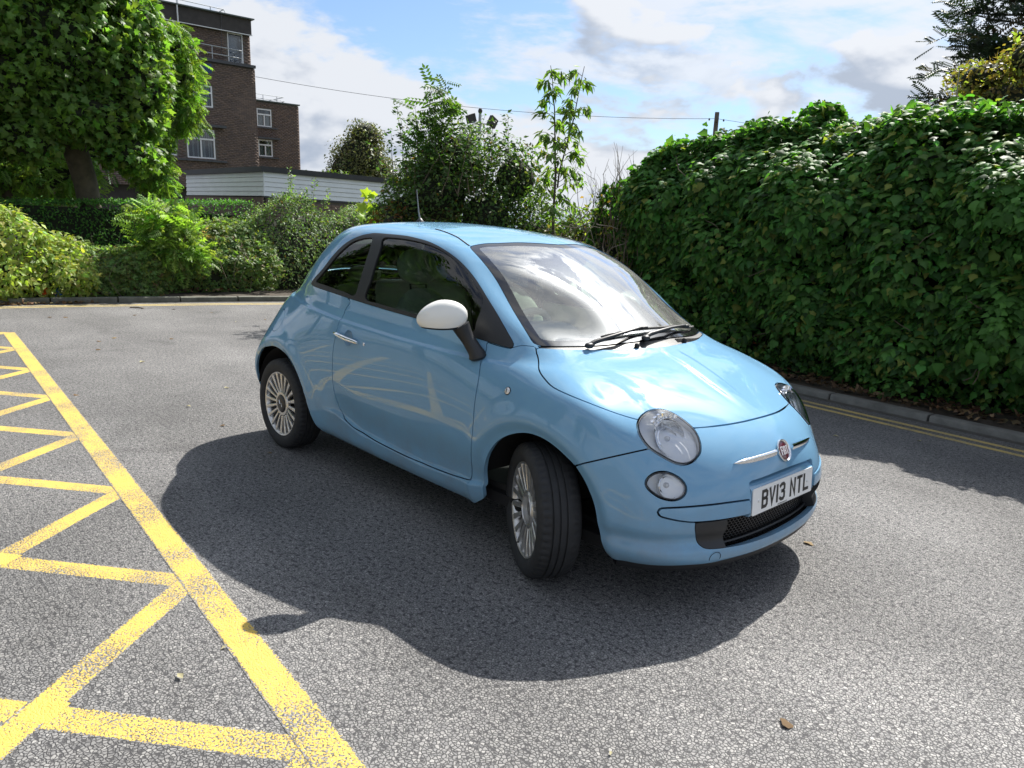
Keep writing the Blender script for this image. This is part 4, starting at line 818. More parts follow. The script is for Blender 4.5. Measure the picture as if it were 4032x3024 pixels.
# ---- tow cover line, side repeaters, handles
c0=at([(1.99,1.17)])[0]; n0=nat([(1.99,1.17)])[0]
def ring_on(c,n,r,tr,name,mt,parent,s=-1,n_=28,sc=(1,1),arc=(0,2*PI)):
    n=n/np.linalg.norm(n); a=np.cross(n,[0,0,1.]); a/=np.linalg.norm(a); b=np.cross(a,n); m=np.array([1,s,1.])
    ts=np.linspace(arc[0],arc[1],n_,endpoint=abs(arc[1]-arc[0])<6.28)
    P=[(c+r*(sc[0]*math.cos(t)*a+sc[1]*math.sin(t)*b))*m for t in ts]
    return MB().tube(P,tr,5,closed=abs(arc[1]-arc[0])>6.28).build(name,mt,parent,True)
ring_on(c0,n0,.027,.0011,'tow_cover_seam',DARK,bump_o,arc=(-.3,PI+.3))
for s in(-1,1):
    p=at([(6.504,6.135)])[0]*[1,s,1]; n_=nat([(6.504,6.135)])[0]*[1,s,1]; q=Vector(n_.tolist()).to_track_quat('X','Z')
    e=MB().lathe([(.0175,-.002),(.0175,.003),(.0155,.004)],28,'x').build('repeater_rim',BLACKP,car,True,loc=p,rot=q.to_euler()); 
    MB().lathe([(.0158,.003),(.012,.007),(0,.009)],24,'x').build('repeater_lens',AMBER,e,True); MB().box((.008,0,0),(.003,.004,.018)).build('repeater_bulb',BELT,e)
for s,dr in zip((-1,1),door_o):
    m=np.array([1,s,1.]); P=[at([(10.27,6.33)])[0],at([(9.67,6.185)])[0]]; n_=nat([(9.95,6.26)])[0]
    a=P[0]+n_*.020; b=P[1]+n_*.020; L_=b-a; pts=[]
    for t in np.linspace(0,1,15): pts.append((a+L_*t+n_*(.014*math.sin(PI*t)-.004))*m)
    mb=MB(); mb.tube(pts,[.0125*(1-abs(2*t-1)**6*.35) for t in np.linspace(0,1,15)],12); 
    for q in(P[0]+L_*.04,P[1]-L_*.06): mb.tube([(q-n_*.004)*m,(q+n_*.020)*m],.009,10)
    mb.build('door_handle',CHROME,dr,True)
    c=(P[0]+P[1])/2; 
    MB().lathe([(.0435,.001),(.0425,-.002),(.036,-.010),(.022,-.016),(0,-.018)],36,'x').build('handle_recess',PAINT,dr,True,loc=HC*m,rot=Vector((nat([(9.97,6.26)])[0]*m).tolist()).to_track_quat('X','Z').to_euler())
    lk=P[1]-L_*.02; MB().lathe([(.009,0),(.009,.0035),(0,.004)],20,'x').build('door_lock',CHROME,dr,True,loc=(lk+np.array([.045,0,-.0])+n_*.0)*m,rot=Vector((n_*m).tolist()).to_track_quat('X','Z').to_euler())
# ---- door mirrors
for s in(-1,1):
    m=np.array([1,-s,1.])   # built for the right-hand side (y<0)
    mr=empty('door_mirror',tuple(np.array((.64,-.885,1.07))*[1,-s*1.0*1,1] if s>0 else (.64,-.885,1.07))); mr.parent=car
    if s>0: mr.location=(.40,.70,1.03); mr.rotation_euler=(0,0,math.radians(62))
    sg=1 if s<0 else -1
    def capf(V):
        V=V.copy(); t=V[:,1]/.098    # -1 outboard tip .. +1 inboard
        V[:,2]*=1-.30*np.clip(-t,0,1)**1.5-.14*np.clip(t,0,1)**2; V[:,0]*=1-.18*np.clip(-t,0,1)
        V[:,2]+=.012*t; V[:,0]+=.045*t
        V[:,2]=np.where(V[:,2]<-.050,-.050+(V[:,2]+.050)*.25,V[:,2]); return V
    V,F=blob((0,0,0),(.062,.098,.077),(2.3,2.2),40,28,fn=capf)
    V=V*[1,sg,1]; F=[f if sg>0 else f[::-1] for f in F]
    zz=V[:,2]; me=bpy.data.meshes.new('c'); cap=MB(); low=MB(); Fa=[f for f in F if min(zz[i] for i in f)>=-.046]; Fb=[f for f in F if min(zz[i] for i in f)<-.046]
    cap.add(V,Fa).build('mirror_cap',WHITEP,mr,True); low.add(V*[.985,.985,1],Fb).build('mirror_base',BLACKP,mr,True)
    mg=MB(); mg.add(*blob((-.036,.008,-.002),(.018,.070,.05),(2.5,2.5),24,12)); mg.V=[(v[0]+.05*v[1]/.1,v[1]*sg,v[2]) for v in mg.V]; mg.build('mirror_glass',mat('mirror_silver',(.8,.82,.85),.03,1),mr,True)
    arm=catmull([(.045,.072,-.035),(.058,.090,-.075),(.078,.112,-.120),(.098,.128,-.158),(.105,.135,-.185)],4)
    rr=np.interp(np.linspace(0,1,len(arm)),[0,.35,.65,.86,1],[.042,.031,.034,.043,.030]); q=MB().tube(arm,rr,16); q.V=[(v[0],v[1]*sg*1.0,v[2]) for v in (np.array(q.V)*1.0)]; q.build('mirror_arm',BLACKP,mr,True)
# ---- wipers and washer jets on the cowl
def onws(y,h,off): # point on the windscreen near its base
    sgn=1 if y>=0 else -1; ay=abs(y); us=np.linspace(0,5.8,120); P=at(np.stack([us,np.full(120,h)],1)); u=np.interp(ay,P[:,1],us); p=at([(u,h)])[0]+nat([(u,h)])[0]*off; return np.array([p[0],sgn*p[1],p[2]])
for (y0,ym,b0,b1,hb) in((-.43,-.06,-.33,.20,9.44),(-.10,.34,.08,.52,9.46)):
    wp=empty('wiper',(0,0,0)); wp.parent=car
    MB().tube([onws(b0+(b1-b0)*t,hb,0.010+.005*math.sin(PI*t)) for t in np.linspace(0,1,14)],[.004]+[.0065]*12+[.003],8).build('blade',BELT,wp,True)
    MB().tube([onws(y0,9.24,.010),onws(y0+.03,9.27,.024),onws(y0*.5+ym*.5,9.36,.030),onws(ym-.03,hb,.026),onws(ym,hb,.020)],[.013,.011,.007,.006,.006],10).build('arm',BLACKP,wp,True)
    MB().add(*blob(onws(y0-.005,9.22,.014),(.017,.022,.013),(2.4,2.4),16,10)).build('pivot_cap',BLACKP,wp,True)
    MB().add(*blob(onws(ym,hb,.020),(.008,.024,.009),(3,3),16,10)).build('blade_clip',BLACKP,wp,True)
for y in(-.19,.19):
    p=onws(y,9.08,.004); MB().add(*blob(p,(.012,.011,.013),(2.6,2.6),14,10)).build('washer_jet',BELT,car,True)
mb=MB()
for k in range(46):
    y=.14+k*.008
    for h in(9.10,9.14,9.18):
        p=onws(y,h,-.004); mb.box(p,(.006,.0045,.003))
mb.build('cowl_vent',DARK,car)
# ---- antenna
V=[(-.749,0,1.480),(-.765,0,1.545),(-.792,0,1.682)]
an=MB().lathe([(.026,-.004),(.022,.006),(.014,.014),(.006,.022),(0,.024)],24,'z').build('antenna_base',BLACKP,car,True,loc=(-.745,0,1.484)); MB().tube([(0,0,.01),(-.018,0,.06),(-.045,0,.198)],[.006,.0042,.0028],8).build('antenna_mast',mat('mast_grey',(.16,.16,.16),.5),an,True)
# ---- black drip rails beside the roof front
mbs=[]
for s in(-1,1):
    pts=[at([q])[0]+nat([q])[0]*.001 for q in sub([(5.72,12.10),(6.3,12.31),(6.778,12.456),(7.5,12.57),(8.113,12.644),(9.008,12.742)],n=5)]
    MB().tube(np.array(pts)*[1,s,1],.0032,6).build('roof_strip',BLACKP,car,True)
# ---- cabin
mb=MB(); V=[];F=[]; ys=np.linspace(-.62,.62,25)
prof=[(1.12,.95),(1.02,.985),(.90,.985),(.80,.965),(.74,.925),(.72,.86),(.75,.78),(.80,.70)]
for y in ys:
    k=1-.18*(abs(y)/.62)**4
    for x,z in prof: V.append((x-.10*(abs(y)/.62)**2,y,z-.02*(abs(y)/.62)**2))
m=len(prof)
for i in range(24):
    for j in range(m-1): F.append((i*m+j,(i+1)*m+j,(i+1)*m+j+1,i*m+j+1))
dash=mb.add(V,F).build('dashboard',IVORY,car,True,sharp=60)
MB().add(*blob((.79,-.36,.985),(.13,.17,.06),(2.4,2.2))).build('instrument_hood',IVORY,dash,True)
MB().add(*blob((.70,-.36,.975),(.05,.12,.05),(2.4,2.2))).build('instrument_face',BELT,dash,True)
mb=MB()
for y in(-.1,.28): mb.box((.985,y,.9905),(.03,.30,.006))
mb.build('defroster_vent',BELT,dash)
sw=empty('steering_wheel',(.60,-.36,.92),(0,math.radians(-62),0)); sw.parent=car
ang=np.linspace(0,2*PI,40,endpoint=False); MB().tube([(.185*math.cos(t),.185*math.sin(t),0) for t in ang],.017,10,closed=True).build('rim',IVORY,sw,True)
q=MB(); q.add(*blob((0,0,-.015),(.075,.075,.03),(2.5,2.2))); [q.tube([(0,0,-.01),(.17*math.cos(t),.17*math.sin(t),0)],.014,8) for t in(0,PI*.5+.4,PI*1.5-.4)]; q.build('hub',IVORY,sw,True)
for s in(-1,1):
    st=empty('front_seat',(.0,s*.35,.0)); st.parent=car
    MB().add(*blob((.12,0,.50),(.26,.24,.11),(3,2.4))).build('cushion',SEATF,st,True)
    def bk(V):
        V=V.copy(); V[:,1]*=1-.25*np.clip(V[:,2]/.36,0,1)**2; V[:,0]+=.03*(V[:,1]/.24)**2; return V
    MB().add(*blob((-.17,0,.78),(.085,.235,.34),(2.6,2.6),36,26,rot=Ry(math.radians(-16)),fn=bk)).build('backrest',SEATF,st,True)
    [MB().tube([(-.255,yy,1.06),(-.285,yy,1.17)],.006,8).build('headrest_post',BELT,st,True) for yy in(-.055,.055)]
    MB().add(*blob((-.285,0,1.225),(.055,.135,.105),(2.2,2.2),30,20,rot=Ry(math.radians(-12)))).build('headrest',SEATF,st,True)
rs=empty('rear_seat',(0,0,0)); rs.parent=car
MB().add(*blob((-.62,0,.56),(.24,.56,.11),(4,3))).build('cushion',IVORY,rs,True); MB().add(*blob((-.90,0,.84),(.09,.58,.26),(3,4),40,20,rot=Ry(math.radians(-14)))).build('backrest',IVORY,rs,True)
for y in(-.28,.28): MB().add(*blob((-.955,y,1.135),(.05,.12,.055),(2.4,2.4))).build('headrest',IVORY,rs,True)
MB().box((-1.2,0,.99),(.42,1.04,.02)).build('parcel_shelf',BELT,car)
for s in(-1,1):
    MB().prism([(-.42,.40),(.74,.42),(.78,.90),(.3,.985),(-.40,1.0)],s*.715,s*.69,'xz').build('door_card',IVORY,car)
    MB().prism([(-1.05,.45),(-.44,.45),(-.42,1.0),(-.80,1.03)],s*.66,s*.64,'xz').build('side_trim',BELT,car)
    q=MB(); q.tube([(-.27,s*.66,1.08),(-.28,s*.66,.85),(-.22,s*.66,.5)],.02,6); q.tube([(-.33,s*.64,1.07),(-.33,s*.62,1.2),(-.32,s*.575,1.36)],.03,6); q.build('belt_pillar',BELT,car,True)
MB().box((.05,0,.285),(2.2,1.3,.03)).build('cabin_floor',BELT,car)
q=MB(); q.add(*blob((.47,0,1.315),(.02,.115,.035),(2.6,2.4))); q.tube([(.475,0,1.33),(.52,0,1.375)],.01,8); q.build('rear_view_mirror',BELT,car,True)
hl=split(*ROOF,np.linalg.norm(ROOF[0][:,:3]*0,axis=1)-1)[0]; piece('headliner',hl,mat('headliner_cloth',(.32,.33,.30),.9),car,off=-.03,depth=0)
car.location=(0,0,0)

us=np.linspace(0,4.25,60); P=at(np.stack([us,np.interp(us,[0,1.45,2.05,2.67,3.6,4.25],[.95,.95,.80,.66,.28,.05])],1)); V=[];F=[]
V=[]
for sgn in(-1,1):
    for p in(P[::-1] if sgn<0 else P[1:]):
        k=1-.012/max(np.hypot(p[0]-1,p[1]),.1); V+=[(1+(p[0]-1)*(1-.006),sgn*p[1]*.994,p[2]+.012),(1+(p[0]-1)*(1-.010),sgn*p[1]*.990,p[2]-.020),(1+(p[0]-1)*(1-.035),sgn*p[1]*.97,p[2]-.036),(1+(p[0]-1)*.85,sgn*p[1]*.9,p[2]-.03)]
for i in range(len(V)//4-1):
    for a in range(3): F.append((4*i+a,4*i+a+1,4*i+a+5,4*i+a+4))
MB().add(V,F).build('valance_lip',BLACKP,car,True,sharp=50)
# ================================================================== PLANTS
def leaf_mat(name,trans=.38,rough=.38,spec=.5,yb=(1.25,1.35,.55)):
    m=bpy.data.materials.new(name); m.use_nodes=True; N,L=nodes(m); b=N['Principled BSDF']; out=N['Material Output']
    at_=N.new('ShaderNodeVertexColor'); at_.layer_name='tint'
    L.new(at_.outputs[0],b.inputs['Base Color']); b.inputs['Roughness'].default_value=rough; b.inputs['Specular IOR Level'].default_value=spec
    tr=N.new('ShaderNodeBsdfTranslucent'); mu=N.new('ShaderNodeMix'); mu.data_type='RGBA'; mu.blend_type='MULTIPLY'; mu.inputs[0].default_value=1; L.new(at_.outputs[0],mu.inputs[6]); mu.inputs[7].default_value=(*yb,1); mu.clamp_result=False; L.new(mu.outputs[2],tr.inputs[0])
    ms=N.new('ShaderNodeMixShader'); ms.inputs[0].default_value=trans; L.new(b.outputs[0],ms.inputs[1]); L.new(tr.outputs[0],ms.inputs[2]); L.new(ms.outputs[0],out.inputs[0]); return m
LEAFW=leaf_mat('leaf_waxy',.46,.55,.22,(1.5,1.7,.5)); LEAFS=leaf_mat('leaf_soft',.5,.5,.35,(1.45,1.55,.5)); LEAFD=leaf_mat('leaf_dark',.22,.45,.4)
CORE=mat('thicket_core',(.014,.018,.008),.95); BARK=mat('bark',(.105,.085,.065),.9,col2=(.05,.042,.035),vscale=10,bump=.8,bscale=30,detail=8)  # CORE: dark filler added inside foliage to block light and see-through
PLANEB=mat('plane_bark',(.14,.115,.080),.9,col2=(.045,.038,.028),vscale=4,bump=.9,bscale=14,detail=7); TWIG=mat('twig',(.15,.115,.08),.9,var=.3,vscale=20)
def fan(out,dz=0,cz=0,c=(0,.42)):
    V=[(c[0],c[1],cz)]+[(x,y,dz*abs(x)-.18*y*y) for x,y in out]; n=len(out); return np.array(V,float),np.array([(0,1+i,1+(i+1)%n) for i in range(n)])
SHP={}
SHP['ivy']=fan([(0,0),(.34,-.02),(.50,.30),(.28,.52),(0,1.0),(-.28,.52),(-.50,.30),(-.34,-.02)],-.28,.04)
SHP['plane']=fan([(0,0),(.22,.05),(.55,.02),(.42,.30),(.62,.60),(.27,.62),(0,1.05),(-.27,.62),(-.62,.60),(-.42,.30),(-.55,.02),(-.22,.05)],-.22,.05)
SHP['oval']=(np.array([(0,0,0),(.27,.38,.05),(0,1,-.10),(-.27,.38,.05),(0,.42,-.02)],float),np.array([(0,1,4),(1,2,4),(2,3,4),(3,0,4)]))
SHP['lance']=(np.array([(0,0,0),(.17,.42,.03),(0,1,-.14),(-.17,.42,.03)],float),np.array([(0,1,2),(0,2,3)]))
def pinn(n=6,w=.10,l=.30):
    V=[];F=[]
    for i in range(n):
        y=.12+.8*i/(n-1)
        for s in(-1,1):
            k=len(V); V+=[(0,y,0),(s*l*.5,y+.02+w,.02),(s*l,y+.10,-.05-.05*i/n),(s*l*.5,y-w*.35,.0)]; F+=[(k,k+1,k+2),(k,k+2,k+3)]
    k=len(V); V+=[(0,.92,0),(.08,1.05,0),(0,1.22,-.06),(-.08,1.05,0)]; F+=[(k,k+1,k+2),(k,k+2,k+3)]
    return np.array(V,float),np.array(F)
SHP['pinnate']=pinn(); SHP['pinnfine']=pinn(8,.07,.24)
SHP['trio']=(lambda: (np.concatenate([SHP['oval'][0]*[.75,.75,1]+[0,.25,0],(SHP['oval'][0]*[.7,.7,1])@np.array(Rz(1.1)).T+[.0,.22,0],(SHP['oval'][0]*[.7,.7,1])@np.array(Rz(-1.1)).T+[.0,.22,0]]),np.concatenate([SHP['oval'][1]+5*i for i in range(3)])))()
def unit(v): return v/np.maximum(np.linalg.norm(v,axis=-1,keepdims=True),1e-9)
def frames(nrm,tip):
    Z=unit(nrm); Y=unit(tip-Z*(tip*Z).sum(1,keepdims=True)); X=np.cross(Y,Z); return X,Y,Z
def scatter(name,pos,nrm,tip,size,tint,shape,mt,parent=None,kind=None):
    LV,LF=SHP[shape]; n=len(pos); k=len(LV); X,Y,Z=frames(nrm,tip); s=np.broadcast_to(np.asarray(size,float),(n,))[:,None,None]
    V=pos[:,None]+s*(LV[None,:,0:1]*X[:,None]+LV[None,:,1:2]*Y[:,None]+LV[None,:,2:3]*Z[:,None])
    F=(LF[None]+(np.arange(n)*k)[:,None,None]).reshape(-1,3)
    me=mesh_np(name,V.reshape(-1,3),F); ca=me.color_attributes.new('tint','FLOAT_COLOR','POINT'); col=np.ones((n,k,4),np.float32); col[...,:3]=np.asarray(tint)[:,None]; ca.data.foreach_set('color',col.ravel())
    o=obj(name,me,mt,parent)
    if kind: o['kind']=kind
    return o
def tints(n,base,var=.25,alt=None,pa=0.0):
    base=np.array(base); t=base*(1+var*RNG.normal(size=(n,1)).clip(-2,2))*(1+.10*RNG.normal(size=(n,3)))
    if alt is not None:
        m=RNG.random(n)<pa; alts=np.array(alt); t[m]=alts[RNG.integers(0,len(alts),m.sum())]*(1+.2*RNG.normal(size=(m.sum(),1)))
    return np.clip(t,.004,.9)
def split_near(pos,k=300,vis=None):
    """indices of the k leaves that show largest from the camera side"""
    d=np.linalg.norm(pos-CAM_C,axis=1)
    if vis is not None: d=d+np.where(vis,0,1e3)
    idx=np.argsort(d)[:k]; m=np.zeros(len(pos),bool); m[idx]=True; return m
def inview(P,mx=1.0,my=1.0):
    d=P-CAM_C; z=d@_f; x=(d@_r)/z*2929.8/2016; y=(d@_u)/z*2929.8/1512; return (z>0)&(np.abs(x)<mx)&(np.abs(y)<my)
LEAFMESH={}
def leaf_parts(parent,pos,nrm,tip,size,tint,shape,mt,name='leaf'):
    key=(shape,mt.name,parent.name)
    LV,LF=SHP[shape]; ms=[]
    for q in range(4):
        me=mesh_np(name,LV,LF); ca=me.color_attributes.new('tint','FLOAT_COLOR','POINT'); c=np.ones((len(LV),4),np.float32); c[:,:3]=np.quantile(tint,(.2,.45,.65,.85)[q],axis=0); ca.data.foreach_set('color',c.ravel()); me.materials.append(mt); ms.append(me)
    X,Y,Z=frames(nrm,tip); pm=parent.matrix_basis.inverted() if parent.matrix_basis else Matrix()
    for i in range(len(pos)):
        o=bpy.data.objects.new(name,ms[int(RNG.integers(0,4))]); COL.objects.link(o); o.parent=parent; s=float(size[i])
        o.matrix_local=pm@Matrix(((X[i,0]*s,Y[i,0]*s,Z[i,0]*s,pos[i,0]),(X[i,1]*s,Y[i,1]*s,Z[i,1]*s,pos[i,1]),(X[i,2]*s,Y[i,2]*s,Z[i,2]*s,pos[i,2]),(0,0,0,1)))
def foliage(parent,pos,nrm,tip,size,tint,shape,mt,parts=0,pname='leaf',fname='foliage'):
    """the largest-showing leaves as single parts, the rest as one mass"""
    size=np.broadcast_to(np.asarray(size,float),(len(pos),))
    off=np.array(parent.location)
    if parts:
        m=split_near(pos,parts,inview(pos)); leaf_parts(parent,pos[m],nrm[m],tip[m],size[m],tint[m],shape,mt,pname)
    else: m=np.zeros(len(pos),bool)
    r=~m; return scatter(fname,pos[r]-off,nrm[r],tip[r],size[r],tint[r],shape,mt,parent,'stuff')
def vnoise(P,f,seed=0):
    P=np.asarray(P)*f; r=np.zeros(len(P)); g=np.random.default_rng(seed)
    for o in range(4):
        for _ in range(4):
            k=g.normal(size=3); k/=np.linalg.norm(k); r+=np.sin(P@k*(2.1**o)*2.2+g.random()*6.28)*.5**o
    return r/4.2
def shell(name,V,F,parent,mt=CORE,smooth=True):
    me=mesh_np(name,V,F,smooth); return obj(name,me,mt,parent)
def limb(mb,p,q,r0,r1,wob=.08,n=6,seed=None,sides=7):
    p,q=np.array(p,float),np.array(q,float); L_=np.linalg.norm(q-p); ts=np.linspace(0,1,n); w=np.cumsum(RNG.normal(size=(n,3)),0)*wob*L_/n; w-=np.outer(ts,w[-1]); mb.tube(p+np.outer(ts,q-p)+w,np.linspace(r0,r1,n),sides); return p+np.outer(ts,q-p)+w
# ---------------------------------------------------------------- ivy hedge on the right
def ivy_hedge():
    root=empty('ivy_hedge',(0,5.2,0)); tag(root,'tall dark ivy-covered hedge along the kerb beside the car bonnet','hedge')
    x0,x1=-3.35,4.6
    def front(x,z):   # outer skin in y
        yb=4.44+np.interp(x,[-3.4,-2.4,0,5],[.95,.42,.0,-.12]); prof=np.interp(z,[0,.25,.7,1.2,1.6,1.9,2.1,2.3,2.5,2.68],[.46,.40,.22,.02,-.14,-.20,-.14,.06,.40,.85])
        P=np.stack([x,z,0*x],1); return yb+prof+.28*vnoise(P,1.25,3)+.24*vnoise(P,3.1,5)+.10*vnoise(P,6.5,6)
    def top(x): P=np.stack([x,0*x,0*x],1); return np.interp(x,[-3.4,-3.0,-2.5,-1.9,-1.2,-.75,-.35,.3,1,5],[1.5,2.1,2.42,2.55,2.60,2.66,2.54,2.62,2.66,2.7])+.07*vnoise(P,2.6,9)
    # sprays of leaves standing out from the face, dark hollows between them
    ns=2300; xs=RNG.uniform(x0,2.7,ns); zs=RNG.beta(1.15,1.0,ns)*(top(xs)+.02)+.06; ys=front(xs,zs)
    eps=.06; bn=unit(np.stack([(front(xs+eps,zs)-front(xs-eps,zs))/(2*eps)*.7,-np.ones(ns),(front(xs,zs+eps)-front(xs,zs-eps))/(2*eps)*.7+.55],1)); rad=np.clip(.115*np.exp(.3*RNG.normal(size=ns)),.06,.2)
    kk=15; n=ns*kk; cen=np.repeat(np.stack([xs,ys,zs],1)+bn*(.02+.05*RNG.random((ns,1))),kk,0); b=np.repeat(bn,kk,0); r=np.repeat(rad,kk)
    d=unit(RNG.normal(size=(n,3))); d=d+b*np.abs((d*b).sum(1,keepdims=True))*.6; d=unit(d); pos=cen+d*(r*RNG.random(n)**.5)[:,None]*[1,.7,1]
    nrm=unit(b*.8+d*.45+np.array([0,0,.55])+.35*RNG.normal(size=(n,3))); tip=d*.9+np.array([0,-.25,-.75])+.3*RNG.normal(size=(n,3))
    # sparse leaves lying deeper, behind the sprays
    n2=5200; x=RNG.uniform(x0,2.7,n2); z=RNG.random(n2)*(top(x)-.04)+.04; y=front(x,z)+.06+np.abs(RNG.normal(size=n2))*.06
    pos=np.concatenate([pos,np.stack([x,y,z],1)]); nrm=np.concatenate([nrm,unit(np.array([0,-1,.5])+.5*RNG.normal(size=(n2,3)))]); tip=np.concatenate([tip,np.stack([.5*RNG.normal(size=n2),-.3+0*x,-1+.3*RNG.normal(size=n2)],1)])
    # top deck
    m=19000; xt=RNG.uniform(x0,3.2,m); d=RNG.random(m)**1.6*2.3; yt=front(xt,top(xt)*.93)+d-.05; zt=top(xt)+.10*np.sin(d*2.2)+.12*vnoise(np.stack([xt,yt,0*xt],1),2.3,11)+.05*RNG.normal(size=m)
    nt_=unit(np.array([0,-.35,1])+.6*RNG.normal(size=(m,3))); tt=np.stack([RNG.normal(size=m),-.5+.8*RNG.normal(size=m),-.35+.35*RNG.normal(size=m)],1)
    # left end cap
    e=6500; ye=RNG.uniform(5.0,7.2,e); ze=RNG.uniform(.05,1,e)*np.interp(ye,[5,5.6,7.2],[2.1,2.3,2.3]); xe=-3.35+.35*np.cos((ze-.9)*1.3)*-1+.16*vnoise(np.stack([ye,ze,0*ye],1),1.6,13)+np.abs(RNG.normal(size=e))*.06-.05
    ne=unit(np.array([-1,-.4,.35])+.6*RNG.normal(size=(e,3))); te=np.stack([-.3+.3*RNG.normal(size=e),.5*RNG.normal(size=e),-1+.3*RNG.normal(size=e)],1)
    P=np.concatenate([pos,np.stack([xt,yt,zt],1),np.stack([xe,ye,ze],1)]); Nn=np.concatenate([nrm,nt_,ne]); T=np.concatenate([tip,tt,te])
    # an ivy knob standing above the top
    k=420; a=RNG.normal(size=(k,3)); a=unit(a)*RNG.random((k,1))**.4*[.26,.22,.20]+[-.72,5.35,2.80]; P=np.concatenate([P,a]); Nn=np.concatenate([Nn,unit(RNG.normal(size=(k,3))+[0,-.2,.8])]); T=np.concatenate([T,np.stack([RNG.normal(size=k),RNG.normal(size=k),-.6+0*RNG.normal(size=k)],1)])
    nn=len(P); size=np.clip(.070*np.exp(.28*RNG.normal(size=nn)),.03,.125); size*=np.where(P[:,2]<.35,.75,1)
    tn=tints(nn,(.078,.185,.042),.36,[(.15,.24,.05),(.22,.25,.06),(.05,.12,.04)],.16)
    foliage(root,P,Nn,T,size,tn,'ivy',LEAFW,300)
    # dark filler volume added inside the hedge to block light
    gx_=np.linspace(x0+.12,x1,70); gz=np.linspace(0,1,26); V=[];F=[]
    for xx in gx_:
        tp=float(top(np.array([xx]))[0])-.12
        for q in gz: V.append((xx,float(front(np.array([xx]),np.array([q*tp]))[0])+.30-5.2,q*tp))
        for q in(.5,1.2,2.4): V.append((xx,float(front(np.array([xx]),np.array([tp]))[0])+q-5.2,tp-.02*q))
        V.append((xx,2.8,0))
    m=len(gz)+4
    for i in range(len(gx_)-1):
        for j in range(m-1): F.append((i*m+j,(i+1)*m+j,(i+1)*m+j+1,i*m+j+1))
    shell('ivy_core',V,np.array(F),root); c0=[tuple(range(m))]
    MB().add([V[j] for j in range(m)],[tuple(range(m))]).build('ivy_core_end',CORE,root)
    # low ivy and bramble spilling on the verge
    n=2600; x=RNG.uniform(-3.2,2.8,n); y=4.62+np.interp(x,[-3.4,0,3],[.5,.1,-.02])+RNG.random(n)*.55-.02*x; z=.06+RNG.random(n)**2*.32
    lim=.20+.14*vnoise(np.stack([x,0*x,0*x],1),2.2,21); keep=(y>4.62+lim-.08*x*.5); x,y,z=x[keep],y[keep],z[keep]; n=len(x)
    scatter('low_ivy',np.stack([x,y-5.2,z],1),unit(np.array([0,-.5,1])+.5*RNG.normal(size=(n,3))),np.stack([RNG.normal(size=n),-.8+.5*RNG.normal(size=n),-.2+.3*RNG.normal(size=n)],1),np.clip(.055*np.exp(.25*RNG.normal(size=n)),.03,.09),tints(n,(.042,.095,.028),.3,[(.16,.10,.03),(.20,.06,.03)],.05),'ivy',LEAFW,root,'stuff')
    # bare stems that show in the dark gaps
    mb=MB()
    for q in range(46):
        xx=random.uniform(-3.2,2.6); zz=random.uniform(.1,2.4); yy=float(front(np.array([xx]),np.array([zz]))[0])+.03-5.2
        limb(mb,(xx,yy,zz),(xx+random.uniform(-.45,.45),yy-.06+random.uniform(-.06,.08),zz+random.uniform(-.4,.4)),.006,.003,.35,7,sides=5)
    o=mb.build('ivy_stems',TWIG,root,True); o['kind']='stuff'
    for (xa,za,xb,zb) in((.45,2.55,.28,3.45),(.30,3.0,.10,3.25),(.28,3.1,.38,3.6)): pass
ivy_hedge()
# ---------------------------------------------------------------- generic shrub / tree makers
def clusters(centres,radii,n,fill=.45,seed=0):
    """points through ellipsoids, denser near the skin; returns pos and outward normal"""
    w=np.array([r[0]*r[1]+r[1]*r[2]+r[0]*r[2] for r in radii]); w=w/w.sum(); k=RNG.choice(len(w),n,p=w); C_=np.array(centres)[k]; R_=np.array(radii)[k]
    d=unit(RNG.normal(size=(n,3))); rr=1-np.abs(RNG.normal(size=n))*fill; rr=np.clip(rr,.05,1.15); P0=d*R_
    lump=1+.20*vnoise(C_+P0,1.9,seed+2)+.16*vnoise(C_+P0,4.6,seed+3); return C_+P0*(rr*lump)[:,None],unit(d/R_),rr
def inside_any(P,centres,radii,k=.80):
    m=np.zeros(len(P),bool)
    for c,r in zip(centres,radii): m|=(((P-c)/(np.array(r)*k))**2).sum(1)<1
    return m
def crown(root,centres,radii,n,size,tint,shape,mt,droop=.3,fill=.28,parts=0,var=.28,alt=None,pa=0,core=.62,clump=0,seed=0,back_cull=True):
    P,Nn,rr=clusters(centres,radii,n,fill,seed); keep=~inside_any(P,centres,radii,.55)
    P,Nn=P[keep],Nn[keep]
    if clump:
        g=RNG.normal(size=P.shape)*clump; P=P+g
    m=len(P); nrm=unit(Nn*.7+np.array([0,0,.6])+.75*RNG.normal(size=(m,3))); tip=Nn*.6+np.array([0,0,-droop])+.8*RNG.normal(size=(m,3))
    foliage(root,P,nrm,tip,np.clip(size*np.exp(.22*RNG.normal(size=m)),size*.5,size*1.6),tints(m,tint,var,alt,pa),shape,mt,parts)
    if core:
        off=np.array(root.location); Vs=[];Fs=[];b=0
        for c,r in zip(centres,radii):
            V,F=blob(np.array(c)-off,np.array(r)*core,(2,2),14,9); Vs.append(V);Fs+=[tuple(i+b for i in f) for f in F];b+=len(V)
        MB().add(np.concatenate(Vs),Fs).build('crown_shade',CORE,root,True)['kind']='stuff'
def branches(root,base,targets,r0,mt,name='branch',sides=6,wob=.12):
    off=np.array(root.location)
    for t in targets:
        mb=MB(); limb(mb,np.array(base)-off,np.array(t)-off,r0,r0*.25,wob,7,sides=sides); mb.build(name,mt,root,True)
